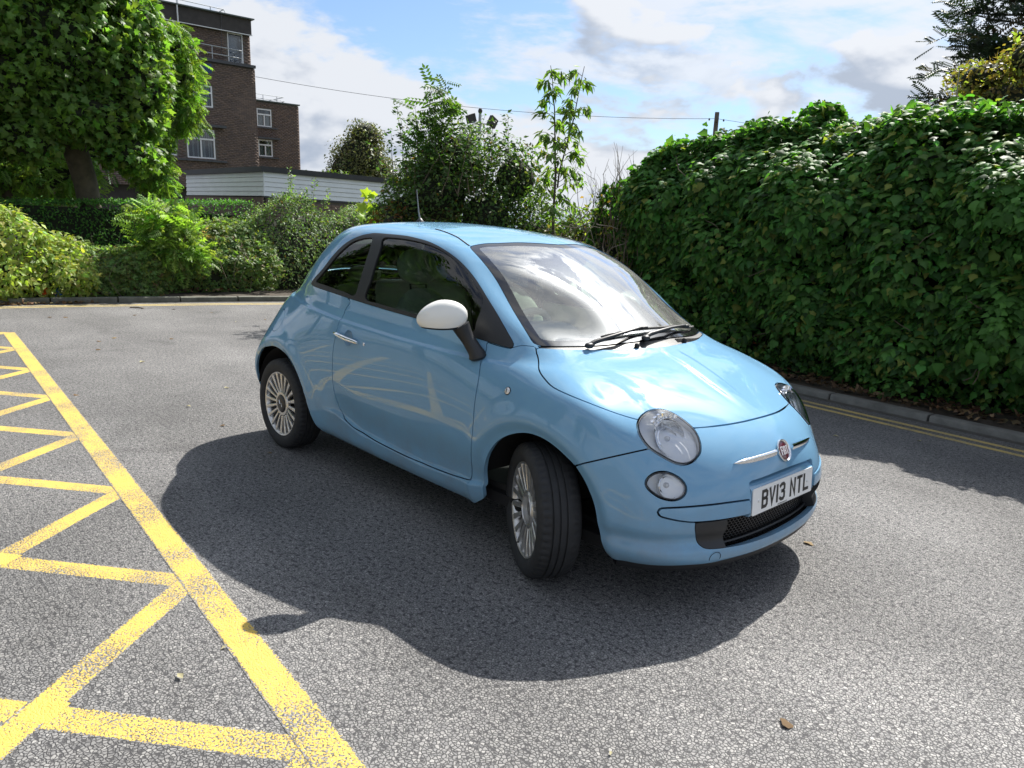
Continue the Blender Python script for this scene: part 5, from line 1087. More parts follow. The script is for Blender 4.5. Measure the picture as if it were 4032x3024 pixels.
# ---------------------------------------------------------------- plane tree
pt=empty('plane_tree',(-13.2,1.27,0)); tag(pt,'broad plane tree with pale mottled trunk behind the clipped hedge','tree')
mb=MB(); mb.tube(catmull([(0,0,-.1),(-.02,.02,.6),(0,-.02,1.3),(.02,-.08,1.9),(.05,-.25,2.6),(.05,-.42,3.2)],5),np.interp(np.linspace(0,1,26),[0,.2,.5,.75,1],[.30,.235,.205,.22,.16]),16); mb.build('trunk',PLANEB,pt,True)
branches(pt,(-13.15,.92,2.7),[(-12.4,.3,4.4),(-13.2,1.9,4.3),(-13.6,-.2,4.2),(-12.8,1.2,5.2),(-12.6,2.3,3.7)],.11,PLANEB)
crown(pt,[(-13.0,.7,4.25),(-12.6,1.9,3.9),(-12.8,.0,3.6),(-12.7,2.0,4.75),(-13.0,-.6,4.8),(-12.5,1.3,3.1),(-12.7,1.0,5.4),(-12.9,2.15,3.25),(-12.4,1.75,2.5),(-12.5,.1,2.55),(-12.6,-.7,2.6),(-12.3,.75,3.0)],[(1.5,1.5,1.5),(1.0,.85,1.0),(1.1,1.2,1.0),(.95,.6,.8),(1.2,1.2,1.2),(.85,.8,.6),(1.2,1.2,1.0),(.8,.4,.6),(.55,.55,.42),(.6,.6,.45),(.6,.6,.6),(.6,.7,.4)],29000,.110,(.125,.225,.048),'plane',LEAFS,.5,.30,300,.26,[(.14,.20,.04)],.05,.70,seed=4)
# ---------------------------------------------------------------- feathery tree behind it
ft=empty('feathery_tree',(-16.6,3.4,0)); tag(ft,'light green feathery-leaved tree showing past the plane tree, before the brick tower','tree')
mb=MB(); limb(mb,(0,0,-.1),(.1,-.2,4.2),.16,.06,.05,8,sides=8); mb.build('trunk',BARK,ft,True); branches(ft,(-16.5,3.3,2.2),[(-16.2,4.2,4.6),(-16.5,2.8,5.2),(-16.3,3.9,3.4)],.06,BARK)
crown(ft,[(-16.2,3.6,3.9),(-15.9,4.1,4.6),(-15.9,3.8,5.3),(-16.2,3.3,2.7),(-16.6,1.2,2.2),(-16.8,-.2,2.0),(-15.9,4.15,3.9),(-16.0,3.45,2.25)],[(.9,.7,.8),(.6,.5,.6),(.6,.6,.5),(.7,.55,.6),(.9,1.2,.8),(.9,1.0,.7),(.5,.4,.45),(.5,.45,.35)],4200,.26,(.14,.25,.05),'pinnfine',LEAFS,.75,.28,0,.22,None,0,.5,seed=8)
t2=empty('leaning_tree',(-16.5,.55,0)); tag(t2,'tree with leaning grey trunk at the left edge, dark foliage above','tree')
mb=MB(); mb.tube(catmull([(0,.12,-.1),(0,.05,.8),(0,-.1,1.6),(0,-.34,2.5),(0,-.5,3.4)],5),np.linspace(.24,.15,21),12); mb.build('trunk',PLANEB,t2,True)
crown(t2,[(-16.8,-.6,4.2),(-17,.6,3.2),(-17.2,1.8,3.0),(-17,-1.0,2.7)],[(1.2,1.5,1.2),(1,1.1,.9),(1,1.1,1.0),(1,.7,.7)],2600,.24,(.030,.075,.030),'pinnate',LEAFD,.5,.3,0,.25,None,0,.7,seed=14)
# ---------------------------------------------------------------- clipped hedge
ch=empty('clipped_hedge',(-13.0,1.8,0)); tag(ch,'neatly clipped dark green hedge under the plane tree','hedge')
n=11000; y=RNG.uniform(-1.2,4.2,n); f=RNG.random(n)<.62; zt=1.50+.055*(y-.2)
z=np.where(f,RNG.random(n)*zt,zt+RNG.normal(size=n)*.025); x=np.where(f,-12.45+RNG.normal(size=n)*.05,-12.45-RNG.random(n)*1.0)
x=x+.05*vnoise(np.stack([y,z,0*y],1),2.4,31); P=np.stack([x,y,z],1)
nrm=unit(np.where(f[:,None],np.array([1,0,.4]),np.array([.2,0,1]))+.6*RNG.normal(size=(n,3))); tip=np.stack([.5+.5*RNG.normal(size=n),.5*RNG.normal(size=n),.9+.4*RNG.normal(size=n)],1)
foliage(ch,P,nrm,tip,.055,tints(n,(.075,.19,.04),.3),'oval',LEAFW,0)
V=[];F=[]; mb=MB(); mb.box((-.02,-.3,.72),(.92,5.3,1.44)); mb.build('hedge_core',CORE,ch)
mb=MB()
for q in range(40): yy=random.uniform(-2.2,1.4); limb(mb,(.62,yy,.0),(.60,yy+random.uniform(-.3,.3),random.uniform(.5,1.0)),.010,.005,.3,5,sides=5)
mb.build('hedge_stems',TWIG,ch,True)['kind']='stuff'
# ---------------------------------------------------------------- bramble bank along the far kerb
def bramble(name,label,y0,y1,topf,xf,n,size,tint,shape,mt,alt,pa,parts,seed,cat='bush',trail=0):
    root=empty(name,(xf-.6,(y0+y1)/2,0)); tag(root,label,cat); off=np.array(root.location)
    y=RNG.uniform(y0,y1,n); edge=np.clip(np.minimum(y-y0,y1-y)/.25,0,1)**.5; tp=topf(y)*(.80+.20*edge)*(1+.13*vnoise(np.stack([y,0*y,0*y],1),2.6,seed+9)); fr=RNG.random(n)<.66
    P2=lambda a,b:np.stack([a,b,0*a],1)
    z=np.where(fr,.04+RNG.random(n)**.85*(tp-.04),tp+.05*RNG.normal(size=n)); lump=.22*vnoise(P2(y,z),1.5,seed)+.15*vnoise(P2(y,z),3.7,seed+1)+.06*vnoise(P2(y,z),8,seed+5)
    face=xf+.18*np.sin(np.clip(z/np.maximum(tp,.3),0,1)*PI)-.35*np.clip(z/np.maximum(tp,.3),0,1)**3
    x=np.where(fr,face+lump+np.abs(RNG.normal(size=n))*-.07,face-RNG.random(n)*.9+lump); z=z+np.where(fr,0,.12*vnoise(P2(y,x),2.6,seed+2))
    P=np.stack([x,y,np.maximum(z,.05)],1); nrm=unit(np.where(fr[:,None],np.array([.9,-.1,.75]),np.array([.3,0,1]))+.55*RNG.normal(size=(n,3))); tip=np.stack([.5+.4*RNG.normal(size=n),.8*RNG.normal(size=n),-.6+.5*RNG.normal(size=n)],1)
    foliage(root,P,nrm,tip,np.clip(size*np.exp(.25*RNG.normal(size=n)),size*.5,size*1.7),tints(n,tint,.3,alt,pa),shape,mt,parts)
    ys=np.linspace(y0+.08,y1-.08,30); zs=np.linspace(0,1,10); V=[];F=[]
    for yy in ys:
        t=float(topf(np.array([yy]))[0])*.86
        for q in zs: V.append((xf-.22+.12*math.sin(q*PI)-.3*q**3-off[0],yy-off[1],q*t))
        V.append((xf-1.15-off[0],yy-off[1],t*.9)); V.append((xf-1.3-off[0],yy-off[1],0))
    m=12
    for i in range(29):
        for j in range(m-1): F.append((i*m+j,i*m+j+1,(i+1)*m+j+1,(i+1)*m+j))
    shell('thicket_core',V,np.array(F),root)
    for q in range(trail):
        yy=random.uniform(y0,y1); zz=float(topf(np.array([yy]))[0])*random.uniform(.5,.95); mb=MB(); p=[]
        for t in np.linspace(0,1,7): p.append((xf+.12+.10*t-off[0],yy+.10*math.sin(4*t+q)-off[1],zz-t*random.uniform(.75,.9)*zz))
        mb.tube(p,.0035,4); mb.build('trailing_stem',TWIG,root,True)
    return root
bramble('bramble_bush','low bramble bank with browning leaves along the far kerb',-.3,3.5,lambda y:np.interp(y,[-.3,.2,.6,.9,1.3,2.0,2.6,3.5],[.8,.82,.76,.70,.95,1.18,1.2,1.2]),-10.05,11000,.070,(.145,.225,.068),'trio',LEAFS,[(.32,.35,.08),(.20,.14,.06)],.10,300,41,trail=10)
bramble('elder_bush','yellow-green leafy bush at the left end of the far kerb',-3.0,.45,lambda y:np.interp(y,[-3,-1,-.5,-.1,.3,.5],[1.1,1.22,1.26,1.05,.85,.7]),-9.95,7500,.085,(.29,.37,.085),'oval',LEAFS,[(.38,.37,.09),(.32,.41,.11)],.2,0,47)
bramble('privet_thicket','dense privet thicket with upright shoots below the white building',2.5,7.5,lambda y:np.interp(y,[2.7,3.2,3.7,4.2,4.8,5.6,7.5],[1.15,1.36,1.55,1.75,1.70,1.55,1.5]),-10.15,15000,.052,(.135,.215,.075),'oval',LEAFS,[(.19,.13,.06),(.20,.28,.09)],.08,0,53)
def shoots(root,bases,hts,leaf,size,tint,shape,mt,lean=.12,spread=.1,step=.06,alt=None,pa=0,leaf_from=.15,name='shoot'):
    off=np.array(root.location); Ps=[];Ts=[]
    for b,h in zip(bases,hts):
        b=np.array(b,float); tipp=b+np.array([random.uniform(-lean,lean),random.uniform(-lean,lean),1])*h; mb=MB(); path=limb(mb,b-off,tipp-off,.007,.002,.10,8,sides=5); mb.build(name,TWIG,root,True)
        t=np.arange(leaf_from,1.02,step/h); k=len(t)
        for q in range(leaf):
            p=np.stack([np.interp(t,np.linspace(0,1,8),path[:,i]+off[i]) for i in range(3)],1); a=RNG.random(k)*6.28; d=np.stack([np.cos(a),np.sin(a),.35+.3*RNG.random(k)],1); Ps.append(p+d*spread*.12*RNG.random((k,1))); Ts.append(d)
    P=np.concatenate(Ps);T=np.concatenate(Ts); m=len(P); scatter('shoot_leaves',P-off,unit(np.array([.3,-.2,1])+.6*RNG.normal(size=(m,3))),T,np.clip(size*np.exp(.2*RNG.normal(size=m)),size*.5,size*1.5),tints(m,tint,.25,alt,pa),shape,mt,root,'stuff')
pv=empty('privet_shoots',(-10.5,4.2,0)); tag(pv,'thin upright leafy shoots rising in front of the white building','shrub')
bs=[(-10.6+random.uniform(-.3,.2),y+random.uniform(-.05,.05),1.1) for y in(3.35,3.6,3.9,4.05,4.15,4.3,4.45,4.6,4.8,4.95,5.2,5.5)]
shoots(pv,bs,[.55,.6,.75,1.15,1.0,1.3,.9,1.1,.75,.95,.6,.7],3,.055,(.17,.26,.08),'oval',LEAFS,.10,.3,.035)
sp=empty('ash_sprout',(-10.15,1.5,0)); tag(sp,'bright green ash sprout bursting from the bramble bank','shrub')
bs=[(-10.15+random.uniform(-.15,.2),1.55+random.uniform(-.3,.45),.55) for _ in range(16)]
shoots(sp,bs,[random.uniform(.6,1.05) for _ in bs],2,.24,(.20,.32,.07),'pinnate',LEAFS,.22,.5,.07)
crown(sp,[(-10.1,1.65,1.0),(-10.05,1.9,.75)],[(.35,.48,.42),(.3,.5,.35)],520,.20,(.18,.29,.065),'pinnate',LEAFS,.5,.35,0,core=0,seed=60)
# ---------------------------------------------------------------- shrubs behind the car
mbz=empty('mixed_thicket',(-6.3,4.75,0)); tag(mbz,'big dark mixed thicket standing behind the car roof','bush')
cs=[(-6.1,4.3,1.9),(-5.6,4.8,1.6),(-6.5,3.9,1.5),(-5.9,4.5,2.5),(-5.4,5.2,2.2),(-6.7,4.6,2.2),(-5.2,5.5,1.2),(-6.9,3.7,.9),(-4.6,5.4,.9),(-4.2,5.7,1.3)]
rs_=[(.8,.75,.75),(.75,.7,.7),(.6,.55,.7),(.6,.55,.55),(.6,.6,.6),(.6,.6,.6),(.8,.8,.8),(.55,.5,.7),(.8,.6,.8),(.6,.6,.5)]
crown(mbz,cs,rs_,30000,.066,(.072,.130,.040),'oval',LEAFS,.4,.34,0,.32,[(.16,.20,.05),(.15,.09,.03)],.06,.50,seed=70)
bs=[(-6.1+random.uniform(-.9,.9),4.55+random.uniform(-.8,.9),1.9) for _ in range(46)]
shoots(mbz,bs,[random.uniform(.7,1.25) for _ in bs],3,.075,(.062,.12,.035),'oval',LEAFS,.42,.5,.05)
bs=[(-6.15,4.05,2.2),(-6.05,4.15,2.2),(-6.2,3.95,2.1),(-6.0,4.25,2.3)]; shoots(mbz,bs,[1.25,1.35,1.05,1.0],2,.26,(.07,.14,.035),'pinnate',LEAFS,.08,.4,.08)
os_=empty('maple_sprig',(-7.27,3.82,0)); tag(os_,'sunlit yellow-green maple sprig above the car roof near the aerial','shrub')
crown(os_,[(-7.27,3.83,1.62),(-7.27,3.83,1.80),(-7.27,3.83,1.2)],[(.12,.13,.14),(.09,.09,.12),(.2,.2,.4)],150,.12,(.30,.42,.06),'plane',LEAFS,.4,.5,0,.2,core=0,seed=75)
bv=empty('rusty_bush',(-6.4,3.9,0)); tag(bv,'small bush with russet and yellow-green leaves behind the aerial','bush')
crown(bv,[(-6.15,3.5,1.35),(-6.0,3.75,1.15)],[(.38,.34,.36),(.35,.35,.3)],1500,.075,(.14,.17,.04),'oval',LEAFS,.4,.4,0,.25,[(.16,.065,.03),(.22,.11,.04)],.5,.6,seed=77)
# ---- ash sapling
ash=empty('ash_sapling',(-4.36,5.02,0)); tag(ash,'slender ash sapling with two leafy leaders rising against the sky','tree')
mb=MB(); t1=limb(mb,(0,0,0),(-.02,.0,2.35),.028,.016,.03,8,sides=7); mb.build('trunk',BARK,ash,True)
mb=MB(); t2_=limb(mb,(0,0,2.3),(-.14,-.10,3.70),.015,.004,.05,8,sides=6); mb.build('leader',BARK,ash,True)
mb=MB(); t3=limb(mb,(0,0,2.05),(.22,.20,3.70),.014,.004,.06,8,sides=6); mb.build('leader',BARK,ash,True)
o_=np.array([-4.36,5.02,0]); Pp=[];Tt=[]
for path,nb in((t2_,15),(t3,13),(t1,12)):
    mb=MB()
    for q in range(nb):
        t=(q+.6)/nb*(.95 if path is not t1 else .35)+(0 if path is not t1 else .62); p0=np.array([np.interp(t,np.linspace(0,1,8),path[:,i]) for i in range(3)]); a=q*2.4+random.random(); ln=(.40-.26*t if path is not t1 else .40)*random.uniform(.7,1.15)
        pm=p0+np.array([math.cos(a)*ln*.6,math.sin(a)*ln*.6,ln*.35]); p1=p0+np.array([math.cos(a)*ln,math.sin(a)*ln,ln*.25]); tw_=catmull([p0,pm,p1],4); mb.tube(tw_,np.linspace(.005,.002,len(tw_)),4)
        k=26; tt=.25+.75*RNG.random(k); b=np.stack([np.interp(tt,np.linspace(0,1,len(tw_)),tw_[:,i]) for i in range(3)],1)+o_; a2=RNG.random(k)*6.28; Pp.append(b+.025*RNG.normal(size=(k,3))); Tt.append(np.stack([np.cos(a2)*.55+math.cos(a)*.4,np.sin(a2)*.55+math.sin(a)*.4,-.55+.35*RNG.normal(size=k)],1))
    mb.build('side_twigs',TWIG,ash)['kind']='stuff'
P=np.concatenate(Pp);T=np.concatenate(Tt);m=len(P)
scatter('foliage',P-o_,unit(np.concatenate([T[:,:2],np.full((m,1),.8)],1)+.5*RNG.normal(size=(m,3))),T,np.clip(.12*np.exp(.25*RNG.normal(size=m)),.06,.2),tints(m,(.13,.22,.05),.28),'lance',LEAFS,ash,'stuff')
# ---- bare twiggy shrub and dead vine tangle
tw=empty('bare_shrub',(-3.3,5.35,0)); tag(tw,'half-bare twiggy shrub with sparse yellowing leaves beside the ivy','shrub')
mb=MB(); Pp=[]
for q in range(95):
    b=np.array([random.uniform(-.75,.55),random.uniform(-.35,.4),random.uniform(.6,1.35)]); d=np.array([random.uniform(-.35,.45),random.uniform(-.3,.3),1.0]); h=random.uniform(.7,1.45); path=limb(mb,b,b+d*h,.009,.002,.22,8,sides=4)
    for z_ in range(3):
        i=random.randint(3,6); e=path[i]+np.array([random.uniform(-.25,.25),random.uniform(-.2,.2),random.uniform(.1,.35)]); limb(mb,path[i],e,.004,.0015,.2,4,sides=3); Pp.append(e)
    Pp+= [path[j] for j in(2,4,6)]
mb.build('twigs',TWIG,tw)['kind']='stuff'
P=np.array(Pp)[RNG.random(len(Pp))<.62]; P=P[P[:,2]<2.1]; m=len(P); scatter('foliage',P,unit(RNG.normal(size=(m,3))+[0,0,.6]),RNG.normal(size=(m,3))-[0,0,.4],.075,tints(m,(.21,.23,.06),.3,[(.24,.14,.04)],.2),'oval',LEAFS,tw,'stuff')
crown(tw,[(-3.6,5.2,.9),(-3.1,5.5,.8),(-3.9,5.5,1.0),(-4.4,5.2,.9)],[(.6,.4,.6),(.5,.35,.55),(.6,.5,.7),(.5,.4,.7)],5200,.065,(.15,.20,.055),'oval',LEAFS,.5,.35,0,.3,[(.20,.18,.05)],.3,.7,seed=83)
dv=empty('dead_vine',(-2.9,4.35,0)); tag(dv,'tangle of grey dead vine stems sprawling at the ivy hedge end','shrub')
mb=MB()
for q in range(38):
    a=np.array([random.uniform(-.75,.3),random.uniform(-.2,.35),random.uniform(.9,1.75)]); limb(mb,a,a+np.array([random.uniform(-.7,.7),random.uniform(-.2,.2),random.uniform(-.6,.3)]),.007,.003,.35,8,sides=4)
mb.build('stems',mat('dead_wood',(.20,.165,.125),.9,var=.3,vscale=15),dv)['kind']='stuff'
# ---------------------------------------------------------------- round tree far behind, conifer, brown shrub
rt=empty('round_tree',(-31.0,18.4,0)); tag(rt,'round olive-green tree rising behind the flat white building','tree')
mb=MB(); limb(mb,(0,0,0),(0,0,3.6),.22,.14,.04,6,sides=8); mb.build('trunk',BARK,rt,True)
crown(rt,[(-31,18.4,4.6),(-31,17.7,3.9),(-31,19.2,3.9),(-30.8,18.5,5.6),(-31,18.4,3.3),(-31,19.8,3.2)],[(1.5,1.6,1.3),(1.2,1.25,1.0),(1.2,1.3,1.0),(1.0,1.0,.85),(1.4,2.1,.9),(1,.95,.7)],16000,.125,(.14,.16,.05),'oval',LEAFD,.3,.25,0,.3,[(.15,.14,.05)],.2,.72,seed=90)
lt=empty('low_far_tree',(-29.0,14.2,0)); tag(lt,'low leafy tree between the brick wing and the round tree','tree')
mb=MB(); limb(mb,(0,0,0),(0,0,2),.12,.08,.04,5,sides=7); mb.build('trunk',BARK,lt,True)
crown(lt,[(-29,14.4,2.6),(-29,15.3,2.5),(-29.3,16.0,3.0)],[(1,.8,.8),(1,1,.8),(.9,.7,.8)],2600,.16,(.075,.13,.035),'oval',LEAFS,.3,.3,0,.3,None,0,.7,seed=93)
cf=empty('conifer_tree',(-1.15,14.6,0)); cf.scale=(1.3,1.3,1.12); tag(cf,'dark conifer rising over the ivy hedge at the upper right','tree')
mb=MB(); limb(mb,(0,0,0),(0,0,8.2),.22,.03,.02,9,sides=8); mb.build('trunk',BARK,cf,True)
Pp=[];Tt=[];Nn_=[]; mb=MB()
for q in range(150):
    z=RNG.uniform(2.5,8.3); L_=np.interp(z,[2.5,4,5.5,8.3],[1.75,1.55,1.25,.35])*random.uniform(.65,1.08); a=random.random()*6.28; d=np.array([math.cos(a),math.sin(a),.22]); p0=np.array([0,0,z]); p1=p0+d*L_
    mb.tube([p0,p0*.5+p1*.5+[0,0,-.04],p1],[.022,.012,.004],4)
    k=int(30*L_); t=RNG.random(k)**.6; pp=p0+np.outer(t,d*L_)+.12*RNG.normal(size=(k,3))*t[:,None]*.9; Pp.append(pp); Tt.append(d+.45*RNG.normal(size=(k,3))+[0,0,.15]); 
mb.build('limbs',BARK,cf)['kind']='stuff'
P=np.concatenate(Pp);T=np.concatenate(Tt);m=len(P); scatter('needles',P,unit(np.array([0,0,1])+.7*RNG.normal(size=(m,3))),T,np.clip(.25*np.exp(.2*RNG.normal(size=m)),.1,.4),tints(m,(.028,.052,.030),.3,[(.07,.055,.03)],.12),'pinnfine',LEAFD,cf,'stuff')
ys=empty('yellowing_shrub',(.0,7.9,0)); tag(ys,'yellowing brown-leaved shrub above the ivy at the right edge','shrub')
mb=MB(); limb(mb,(0,0,0),(.1,0,3.4),.05,.02,.06,7,sides=6); mb.build('stem',BARK,ys,True)
crown(ys,[(.05,7.9,3.55),(.55,7.9,3.75),(.35,7.8,3.25),(1.0,7.9,3.9),(.1,7.7,3.15)],[(.42,.4,.28),(.4,.4,.3),(.5,.4,.3),(.4,.4,.35),(.4,.35,.25)],3600,.07,(.20,.22,.06),'oval',LEAFS,.3,.3,0,.3,[(.17,.12,.05),(.24,.18,.06)],.35,.6,seed=97)
dt=empty('dead_sapling',(.48,6.0,0)); tag(dt,'bare pale dead sapling sticking up through the ivy','shrub')
mb=MB(); limb(mb,(0,0,2.0),(-.11,.0,3.32),.012,.004,.05,8,sides=6); limb(mb,(-.02,.0,2.85),(-.22,.0,3.14),.006,.003,.08,6,sides=5); limb(mb,(-.06,.0,3.0),(-.20,.0,3.24),.004,.002,.08,5,sides=5); mb.build('stem',mat('pale_wood',(.30,.27,.24),.9),dt,True)
dt2=empty('leafless_branch',(.75,5.2,0)); tag(dt2,'dark bare branch crossing the top of the ivy hedge','shrub')
mb=MB(); limb(mb,(.05,0,1.95),(-.12,.0,2.85),.015,.008,.06,7,sides=6); limb(mb,(-.02,0,2.45),(.28,-.05,2.15),.008,.004,.1,5,sides=5); mb.build('stem',TWIG,dt2,True)
# ---------------------------------------------------------------- trees on the photographer's side of the car park (seen in the paint and the glass)
BTL=['mirrored in the rear side window','mirrored in the door window','mirrored in the rear quarter panel','mirrored in the front fender','mirrored in the tail']
bt0=None
for i,(x,y,k) in enumerate(((-9.5,-8.6,1.25),(-5.2,-12.0,1.2),(-14.5,-9.2,1.25),(1.5,-15.5,1.2),(-20,-10,1.2))):
    if bt0 is None:
        bt0=empty('car_park_tree',(x,y,0)); mb=MB(); limb(mb,(0,0,0),(0,0,4.5),.26,.15,.04,6,sides=8); mb.build('trunk',BARK,bt0,True)
        cc=np.array([(x,y,6),(x+2.2,y,5),(x-2.2,y,5.2),(x,y+1.2,4),(x+.7,y,8.2),(x-1.4,y,7.6),(x+2.3,y,7.2),(x-2.6,y,3.6),(x+2.6,y,3.2)]); crown(bt0,cc,np.array([(2.4,2,2),(1.9,1.6,1.6),(1.9,1.6,1.7),(1.8,1.3,1.4),(1.7,1.5,1.4),(1.6,1.4,1.4),(1.2,1.2,1.1),(1.3,1.2,1.2),(1.3,1.2,1.2)]),6500,.27,(.055,.11,.03),'oval',LEAFS,.3,.3,0,.3,None,0,.66,seed=110); bt=bt0; bt0.scale=(k,)*3
    else:
        bt=bt0.copy(); COL.objects.link(bt); bt.location=(x,y,0); bt.scale=(k,k,k); bt.rotation_euler=(0,0,i*1.3)
        for ch_ in list(bt0.children): q=ch_.copy(); COL.objects.link(q); q.parent=bt
    tag(bt,'leafy car park tree '+BTL[i],'tree','trees across the car park')
# ---------------------------------------------------------------- dead leaves
LITT=leaf_mat('dry_leaf',.15,.8,.2,(1.1,1,.8))
def litter():
    n=1700; side=RNG.random(n)<.62
    x=np.where(side,RNG.uniform(-2.5,2.6,n),-9.92-RNG.random(n)**1.5*.5); y=np.where(side,4.30-.097*(x-.28)+.04+RNG.random(n)**1.3*.62,RNG.uniform(-3,3.0,n)); z=np.where(side,.085,.125)+RNG.random(n)*.03
    far=~side; inb=far&(y>.6); keep=~(inb&(RNG.random(n)<.5)); x,y,z=x[keep],y[keep],z[keep]; n=len(x)
    nr=unit(np.array([0,0,1])+.45*RNG.normal(size=(n,3))); scatter('leaf_litter',np.stack([x,y,z],1),nr,RNG.normal(size=(n,3)),np.clip(.052*np.exp(.3*RNG.normal(size=n)),.025,.1),tints(n,(.10,.062,.034),.35,[(.20,.135,.08),(.05,.033,.02)],.4),'ivy',LITT,None,'stuff')
    m=260; x=RNG.uniform(-9.88,-9.6,m)*0-9.62-RNG.random(m)*.16; y=RNG.uniform(-2.6,.35,m); scatter('gutter_leaves',np.stack([x,y,.01+RNG.random(m)*.03],1),unit(np.array([0,0,1])+.5*RNG.normal(size=(m,3))),RNG.normal(size=(m,3)),.06,tints(m,(.15,.095,.05),.35),'ivy',LITT,None,'stuff')
litter()
tag(bpy.data.objects['leaf_litter'],'brown dead leaves strewn on the soil behind the kerbs','leaves'); tag(bpy.data.objects['gutter_leaves'],'brown leaves gathered in the far gutter at the left','leaves')
# ================================================================== BUILDINGS AND STREET THINGS
BRK=[mat('brick_%d'%i,c,.9,var=.22,vscale=14,bump=.3,bscale=90) for i,c in enumerate(((.155,.112,.092),(.140,.102,.086),(.170,.122,.098),(.125,.094,.082)))]
BRKO=mat('brick_orange',(.20,.085,.045),.9,var=.2,vscale=14); MORT=mat('mortar',(.13,.115,.10),.95,var=.15,vscale=20); FASC=mat('dark_fascia',(.045,.040,.038),.8,var=.2,vscale=5,bump=.3,bscale=40)
WFR=mat('white_upvc',(.72,.73,.74),.35); CONC=mat('dark_concrete',(.075,.078,.085),.85,var=.2,vscale=6); BLUEP=mat('blue_panel',(.035,.09,.20),.5); GALV=mat('galvanised',(.38,.40,.42),.45,.6); LEADF=mat('roof_edge_metal',(.10,.12,.11),.5,.3)
WGL=mat('window_dark',(.035,.045,.055),.05,spec=.8,coat=.5); BLIND=mat('blind_fabric',(.42,.42,.41),.8); BLUEG=mat('blue_glazing',(.035,.085,.17),.08,coat=.8,spec=.7)
BR_ME={}
def brick_me(i,w,h,d):
    k=(i,round(w,3),round(h,3),round(d,3))
    if k not in BR_ME:
        mb=MB().box((0,0,0),(d,w,h)); me=bpy.data.meshes.new('brick'); me.from_pydata(mb.V,[],mb.F); me.materials.append(BRKO if i==9 else BRK[i]); BR_ME[k]=me
    return BR_ME[k]
def brickwall(parent,x,y0,y1,z0,z1,holes,name='wall',nparts=0,axis='y',bw=.215,bh=.065,j=.010,thick=.25,prefer=None):
    """brick skin on a plane facing +x (axis y) or -y (axis x); singles first, the rest one mass; mortar slab behind"""
    B=[]; r=0; z=z0
    while z+bh<=z1+.001:
        o=(r%2)*(bw+j)/2; yy=y0-o
        while yy<y1:
            a,b=max(yy,y0),min(yy+bw,y1)
            if b-a>.04 and not any(b>h[0]-.005 and a<h[1]+.005 and z+bh>h[2]-.005 and z<h[3]+.005 for h in holes): B.append(((a+b)/2,z+bh/2,b-a))
            yy+=bw+j
        z+=bh+j; r+=1
    B=np.array(B); order=np.argsort(np.abs(B[:,0]-(prefer[0] if prefer else y1))+np.abs(B[:,1]-(prefer[1] if prefer else z1))); part=set(order[:nparts].tolist())
    Vs=[[] for _ in BRK]; Fs=[[] for _ in BRK]; c8=np.array([(sx,sy,sz) for sx in(-.5,.5) for sy in(-.5,.5) for sz in(-.5,.5)]); f6=[(4,6,7,5),(0,4,5,1),(2,3,7,6),(0,2,6,4),(1,5,7,3)]
    sw=(lambda V:V) if axis=='y' else (lambda V:np.stack([V[:,1],-V[:,0],V[:,2]],1))
    for i,(cy,cz,w) in enumerate(B):
        t=int(RNG.integers(0,4)); jx=RNG.normal()*.0015
        if i in part:
            o=bpy.data.objects.new('brick',brick_me(t,w,bh,.04)); COL.objects.link(o); o.parent=parent
            if axis=='y': o.location=(x-.008+jx,cy,cz)
            else: o.location=(cy,-x+.008-jx if False else x+.008-jx,cz); o.rotation_euler=(0,0,-PI/2)
        else:
            V=c8*[.04,w,bh]+[jx-.008,cy,cz]; k=len(Vs[t])*8; Vs[t].append(V); Fs[t]+=[tuple(q+k for q in f) for f in f6]
    for t in range(4):
        if not Vs[t]: continue
        V=np.concatenate(Vs[t]); V=V+[x,0,0] if axis=='y' else np.stack([V[:,1],x-V[:,0],V[:,2]],1)
        me=mesh_np('brickwork',V,np.array(Fs[t])); obj('brickwork',me,BRK[t],parent)['kind']='stuff'
    # mortar slab, cut round the holes in horizontal bands
    mb=MB(); zs=sorted({z0,z1}|{h[2] for h in holes if z0<h[2]<z1}|{h[3] for h in holes if z0<h[3]<z1})
    for za,zb in zip(zs[:-1],zs[1:]):
        cur=y0
        for h in sorted([h for h in holes if h[2]<(za+zb)/2<h[3]])+[(y1,y1,0,0)]:
            if h[0]>cur+.001:
                c=(x-thick/2-.012,(cur+h[0])/2,(za+zb)/2); d=(thick,h[0]-cur,zb-za)
                if axis=='y': mb.box(c,d)
                else: mb.box((c[1],x+thick/2+.012,c[2]),(d[1],d[0],d[2]))
            cur=max(cur,h[1])
    mb.build(name,MORT,parent)
